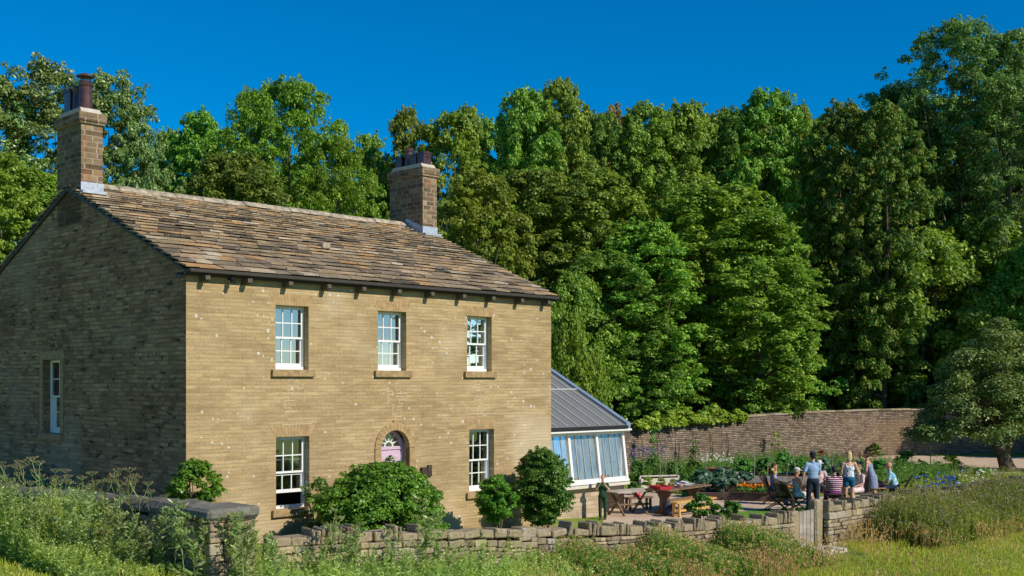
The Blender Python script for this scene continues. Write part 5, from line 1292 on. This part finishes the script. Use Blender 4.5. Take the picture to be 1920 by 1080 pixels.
def person(label, loc, rz, H=1.7, sk='fair', seated=False, lean=(0, 0), arms=None, legs=None, top=None, sleeves='short', bottom=None, btype='trousers', hair=None, hairtype='short', hat=None, headturn=(0, 0), girth=1.0, strap=False, shoes=None, seat=.47):
    s_ = H/1.7; t = thing('person', label, 'person', loc, rz)
    P = V((0, 0, .95)) if not seated else V((0, -.02, seat/s_+.10))
    lx, ly = lean; up = V((lx, ly, 1)).normalized()
    C = P+up*.33; NB = P+up*.50; rt_ = V((1, 0, 0)); fw_ = up.cross(rt_)*-1
    rt_ = (rt_-up*rt_.dot(up)).normalized(); fwd = up.cross(rt_)
    rot = Matrix((rt_, fwd, up)).transposed(); g = girth
    HC = NB+up*.10+V((lx*.1, .02+headturn[1]*.06, .09)) ; 
    hr = Matrix.Rotation(headturn[0], 3, 'Z') @ Matrix.Rotation(-headturn[1], 3, 'X')
    SL = {sd: P+up*.45+rt_*.175*sd*(.93+.07*g) for sd in (-1, 1)}
    A = {sd: (SL[sd]+V((.05*sd, -.02, -.27)), SL[sd]+V((.07*sd, .05, -.51))) for sd in (-1, 1)}
    if seated: A = {sd: (SL[sd]+V((.05*sd, .06, -.26)), P+V((.10*sd, .36, .08))) for sd in (-1, 1)}
    if arms:
        for sd in arms: A[sd] = (SL[sd]+V(arms[sd][0]), SL[sd]+V(arms[sd][1]))
    hipz = P.z-.04
    Lg = {sd: (V((.09*sd, P.y, hipz)), V((.10*sd, .02, .49)), V((.10*sd, -.01, .08)), V((0, 1, 0))) for sd in (-1, 1)}
    if seated: Lg = {sd: (V((.09*sd, P.y, P.z-.02)), V((.13*sd, P.y+.43, P.z-.03)), V((.13*sd, P.y+.42, .08)), V((0, 1, 0))) for sd in (-1, 1)}
    if legs:
        for sd in legs: Lg[sd] = (Lg[sd][0], V(legs[sd][0]), V(legs[sd][1]), V((0, 1, 0)))
    Sc = Matrix.Scale(s_, 4)
    def fin(mb, name, mat, vox, parent=t, sm=3):
        bmesh.ops.transform(mb.bm, matrix=Sc, verts=mb.bm.verts); return fuse(mb, name, mat, parent, vox, sm)
    def torso(mb, e, lo=True, hi=True):
        if lo and e == 0: mb.ell(P, (.155*g+e, .115*g+e, .13+e), rot)
        mb.ell(P+up*.16, (.135*g+e, .10*g+e, .17), rot); mb.ell(P+up*.31, (.16*g+e, .108*g+e, .17), rot)
        if hi: mb.cap(SL[-1]-up*.02, SL[1]-up*.02, .055+e, .055+e)
    b = MB(); torso(b, 0)
    b.cap(NB-up*.04, NB+(HC-NB)*.7, .058, .05)
    b.ell(HC+V((0, 0, .02)), (.077, .095, .105), hr); b.ell(HC+hr @ V((0, .025, -.055)), (.058, .062, .062), hr)
    b.ell(HC+hr @ V((0, .095, -.01)), (.012, .018, .026), hr); b.ell(HC+hr @ V((0, .078, .03)), (.045, .018, .012), hr)
    for sd in (-1, 1): b.ell(HC+hr @ V((.08*sd, -.005, 0)), (.012, .02, .032), hr)
    for sd in (-1, 1):
        el, wr = A[sd]; b.cap(SL[sd], el, .048*g**.5, .038); b.cap(el, wr, .037, .026)
        d = (wr-el).normalized(); sd_ = d.cross(V((0, 0, 1))) if abs(d.z) < .9 else V((0, 1, 0)); sd_.normalize(); nn_ = d.cross(sd_)
        hm = Matrix((sd_, nn_, d)).transposed()
        b.ell(wr+d*.05, (.040, .018, .055), hm)
        for k, ln in enumerate((.062, .074, .07, .055)):
            r0 = wr+d*.088+sd_*(-.030+.020*k); m1 = r0+d*ln*.55+nn_*.012*sd; b.cap(r0, m1, .0095, .009, 8); b.cap(m1, m1+d*ln*.4+nn_*.022*sd, .009, .0075, 8)
        r0 = wr+d*.025-sd_*.030; b.cap(r0, r0+d*.035-sd_*.028, .0115, .010, 8); b.cap(r0+d*.035-sd_*.028, r0+d*.062-sd_*.026+nn_*.014*sd, .010, .0085, 8)
        hp, kn, an, fd = Lg[sd]; b.cap(hp, kn, .082*g**.5, .055); b.cap(kn, kn.lerp(an, .35), .052, .054); b.cap(kn.lerp(an, .35), an, .054, .036)
        b.cap(an+V((0, -.03, -.035)), an+fd*.15+V((0, 0, -.05)), .036, .028)
    body = fin(b, 'body', SK[sk], .0085, sm=2)
    for sd in (-1, 1):
        e_ = MB(); e_.ell((HC+hr @ V((.032*sd, .088, .01))), (.012, .008, .008), hr, 10); bmesh.ops.transform(e_.bm, matrix=Sc, verts=e_.bm.verts); e_.build('eye', eyem, body, smooth=True)
    e_ = MB(); e_.ell((HC+hr @ V((0, .085, -.055))), (.024, .008, .008), hr, 10); bmesh.ops.transform(e_.bm, matrix=Sc, verts=e_.bm.verts); e_.build('mouth', lipm, body, smooth=True)
    if top:
        m_ = MB()
        if sleeves == 'tank':
            m_.ell(P+up*.10, (.155*g, .118*g, .16), rot); m_.ell(P+up*.02, (.162*g, .122*g, .14), rot); m_.ell(P+up*.16, (.15*g, .115*g, .17), rot); m_.ell(P+up*.29, (.168*g, .122*g, .14), rot)
            for sd in (-1, 1):
                m_.tube([P+up*.36+rt_*.10*sd+fwd*.10, P+up*.475+rt_*.105*sd+fwd*.0, P+up*.34+rt_*.09*sd-fwd*.10], .018, 8)
        else:
            torso(m_, .016); m_.ell(P+up*.10, (.158*g, .120*g, .13), rot); m_.ell(P+up*.22, (.165*g, .12*g, .15), rot); m_.cap(NB-up*.03, NB+up*.02, .068, .062)
            for sd in (-1, 1):
                el, wr = A[sd]; q = 1 if sleeves == 'long' else .72
                m_.cap(SL[sd], SL[sd].lerp(el, q), .066*g**.5, .055)
                if sleeves == 'long': m_.cap(el, el.lerp(wr, .92), .053, .038)
        fin(m_, 'top', top, .011)
    if bottom:
        m_ = MB(); m_.ell(P-V((0, 0, .01)), (.172*g, .134*g, .13), rot)
        if btype == 'skirt':
            if seated:
                for sd in (-1, 1): m_.cap(Lg[sd][0], Lg[sd][1], .11, .095)
                m_.cap(Lg[-1][1], Lg[1][1], .085, .085)
            else:
                n_ = 18; m_.lathe([(.15*g, P.z+.03), (.175*g, P.z-.08), (.195*g, P.z-.28), (.20*g, P.z-.42), (.16, P.z-.42), (.001, P.z-.3)], (P.x, P.y, 0), 24)
        else:
            for sd in (-1, 1):
                hp, kn, an, fd = Lg[sd]
                if btype == 'shorts': m_.cap(hp, hp.lerp(kn, .42), .098*g**.5, .092)
                elif btype == 'bermuda': m_.cap(hp, hp.lerp(kn, .85), .098*g**.5, .078)
                else: m_.cap(hp, kn, .096*g**.5, .072); m_.cap(kn, an+V((0, 0, .03)), .07, .062)
        fin(m_, {'skirt': 'skirt', 'shorts': 'shorts', 'bermuda': 'shorts'}.get(btype, 'trousers'), bottom, .012)
    for sd in (-1, 1):
        m_ = MB(); an = Lg[sd][2]; m_.cap(an+V((0, -.035, -.04)), an+V((0, .16, -.048)), .043, .033); m_.box(an+V((0, .06, -.07)), (.085, .27, .025), bev=.01); fin(m_, 'shoe', shoes or M['black'], .011)
    if hair:
        m_ = MB(); m_.ell(HC+hr @ V((0, -.012, .045)), (.086, .098, .092), hr); m_.ell(HC+hr @ V((0, -.04, .005)), (.083, .075, .085), hr)
        if hairtype == 'long': m_.ell(HC+hr @ V((0, -.065, -.06)), (.085, .05, .12), hr); m_.ell(HC+hr @ V((0, -.075, -.14)), (.07, .035, .08), hr)
        if hairtype == 'bun': m_.ell(HC+hr @ V((0, -.09, .09)), (.05, .05, .05), hr)
        # cut the face opening by keeping the cap behind the brow
        cut = MB(); 
        bmesh.ops.bisect_plane(m_.bm, geom=m_.bm.verts[:]+m_.bm.edges[:]+m_.bm.faces[:], plane_co=HC+hr @ V((0, .045, .03)), plane_no=hr @ V((0, 1, -.75)), clear_outer=True)
        cut.bm.free(); bmesh.ops.holes_fill(m_.bm, edges=m_.bm.edges[:]); fin(m_, 'hair', hair, .010)
    if hat:
        kind, hm_ = hat; m_ = MB()
        if kind == 'cap':
            m_.ell(HC+hr @ V((0, -.005, .065)), (.092, .106, .075), hr); m_.ell(HC+hr @ V((0, .12, .05)), (.065, .06, .012), hr)
        elif kind == 'sun':
            m_.ell(HC+hr @ V((0, 0, .06)), (.16, .17, .014), hr); m_.ell(HC+hr @ V((0, 0, .10)), (.092, .10, .075), hr)
        else: m_.ell(HC+hr @ V((0, -.03, .06)), (.09, .09, .07), hr)
        fin(m_, 'hat', hm_, .009)
    return t
cl = lambda n, c: patterned(n, 'noise', c, tuple(x*.8 for x in c), 7)
person('child in dark green top and trousers with both hands raised to the mouth', (2.57, 32.85, 0), R(172), 1.22, arms={-1: ((-.08, .10, -.22), (.10, .20, .02)), 1: ((.08, .10, -.22), (-.10, .20, .02))}, top=cl('dark_green_cotton', (.025, .09, .045)), bottom=cl('dark_green_trousers', (.02, .055, .03)), hair=simple('ginger_hair', (.45, .2, .08)), headturn=(0, 0))
person('bare shouldered woman with a yellow hair flower in the far left chair', (8.12, 35.1, -.02), R(-95), 1.62, seated=True, lean=(0, -.35), sk='fair', arms={-1: ((-.05, .16, -.2), (.0, .40, -.12)), 1: ((.06, .22, -.16), (.02, .46, -.05))}, top=patterned('brown_print', 'noise', (.14, .09, .05), (.30, .20, .10), 22), sleeves='tank', bottom=patterned('brown_print_skirt', 'noise', (.12, .08, .04), (.28, .2, .1), 22), btype='skirt', hair=simple('auburn_hair', (.12, .045, .02)), hairtype='bun', hat=('flower', simple('yellow_flower', (.75, .58, .12))), headturn=(0, 0))
person('person in a bright blue top behind the far left chair', (8.35, 36.9, -.02), R(-110), 1.6, seated=True, sk='pinkish', top=cl('bright_blue_cotton', (.06, .22, .62)), bottom=cl('denim_a', (.05, .08, .14)), hair=simple('brown_hair', (.09, .045, .025)))
person('woman in white cap, sleeveless top and white shorts seated beside the standing man', (8.56, 34.75, -.02), R(-78), 1.64, seated=True, sk='pinkish', lean=(0, -.05), top=patterned('grey_floral_top', 'spot', (.55, .55, .60), (.12, .15, .3), 26), sleeves='tank', bottom=cl('white_shorts', (.72, .76, .78)), btype='bermuda', hair=simple('grey_hair', (.35, .32, .28)), hat=('cap', cl('white_cap', (.7, .68, .62))), headturn=(R(-15), .1), shoes=M['white'])
person('man in light blue checked shirt, dark jeans and dark cap seen from behind', (8.9, 34.3, 0), R(8), 1.77, sk='pinkish', top=patterned('blue_check_shirt', 'check', (.30, .42, .60), (.17, .26, .45), 30), bottom=cl('dark_jeans', (.022, .03, .05)), hair=simple('dark_hair', (.03, .025, .02)), hat=('cap', cl('navy_cap', (.02, .025, .04))), arms={-1: ((-.10, -.02, -.26), (-.13, .02, -.50)), 1: ((.06, .08, -.27), (.0, .26, -.34))}, legs={-1: ((-.12, .02, .49), (-.14, .0, .08)), 1: ((.12, .03, .49), (.16, -.02, .08))}, headturn=(R(-8), -.2))
person('person in pale sun hat and pale pink shirt seated facing the camera', (9.85, 37.2, -.02), R(178), 1.68, seated=True, sk='pinkish', arms={-1: ((-.08, .1, -.25), (.05, .30, -.22)), 1: ((.08, .1, -.25), (-.05, .30, -.2))}, top=cl('pale_pink_shirt', (.68, .50, .50)), bottom=cl('grey_trousers', (.16, .15, .14)), hair=simple('grey_hair_b', (.35, .32, .28)), hat=('sun', cl('straw_hat', (.72, .68, .58))))
person('broad person in maroon shirt with white stripes seated with back to the camera', (9.72, 34.98, -.02), R(2), 1.68, seated=True, sk='tan', girth=1.38, top=patterned('maroon_stripes', 'stripe', (.16, .03, .065), (.70, .58, .62), 17), bottom=cl('plum_trousers', (.22, .04, .16)), hair=simple('black_hair', (.02, .018, .02)), headturn=(0, .2))
person('blonde woman in white floral top and teal shorts seen from behind', (10.35, 35.6, 0), R(-6), 1.70, sk='fair', top=patterned('white_floral', 'spot', (.66, .68, .74), (.08, .10, .22), 16), sleeves='tank', bottom=cl('teal_shorts', (.015, .13, .24)), btype='shorts', hair=simple('blonde_hair', (.60, .42, .20)), hairtype='long', arms={1: ((.10, .02, -.26), (.13, .16, -.44))}, shoes=simple('tan_sandal', (.3, .15, .08)), headturn=(R(5), .1))
person('person in pale pink seated just right behind the blonde woman', (10.85, 36.3, -.02), R(120), 1.6, seated=True, sk='fair', top=cl('blush_cotton', (.78, .55, .56)), bottom=cl('blush_skirt', (.78, .58, .60)), btype='skirt', hair=simple('light_brown_hair', (.25, .14, .07)))
person('woman in sleeveless blue patterned dress leaning forward to the left', (11.42, 36.8, 0), R(62), 1.66, sk='pinkish', lean=(0, .30), top=patterned('blue_dress', 'check', (.26, .30, .42), (.11, .14, .24), 22), sleeves='tank', bottom=patterned('blue_dress_skirt', 'check', (.26, .30, .42), (.12, .15, .25), 16), btype='skirt', hair=simple('dark_brown_hair', (.07, .035, .02)), hairtype='bun', arms={-1: ((-.05, .0, -.27), (.0, .16, -.44)), 1: ((.06, -.06, -.26), (.04, .10, -.45))}, headturn=(0, -.3), shoes=simple('tan_sandal_b', (.35, .2, .12)), legs={-1: ((-.1, .1, .49), (-.1, .02, .08)), 1: ((.1, -.02, .49), (.1, -.24, .10))})
person('bald man in turquoise patterned shirt leaning forward at the right', (12.2, 36.98, -.02), R(72), 1.72, seated=True, sk='pinkish', lean=(0, .34), girth=1.1, top=patterned('turquoise_print', 'noise', (.08, .33, .50), (.45, .62, .66), 14), bottom=cl('dark_blue_trousers', (.03, .05, .09)), headturn=(0, -.35))
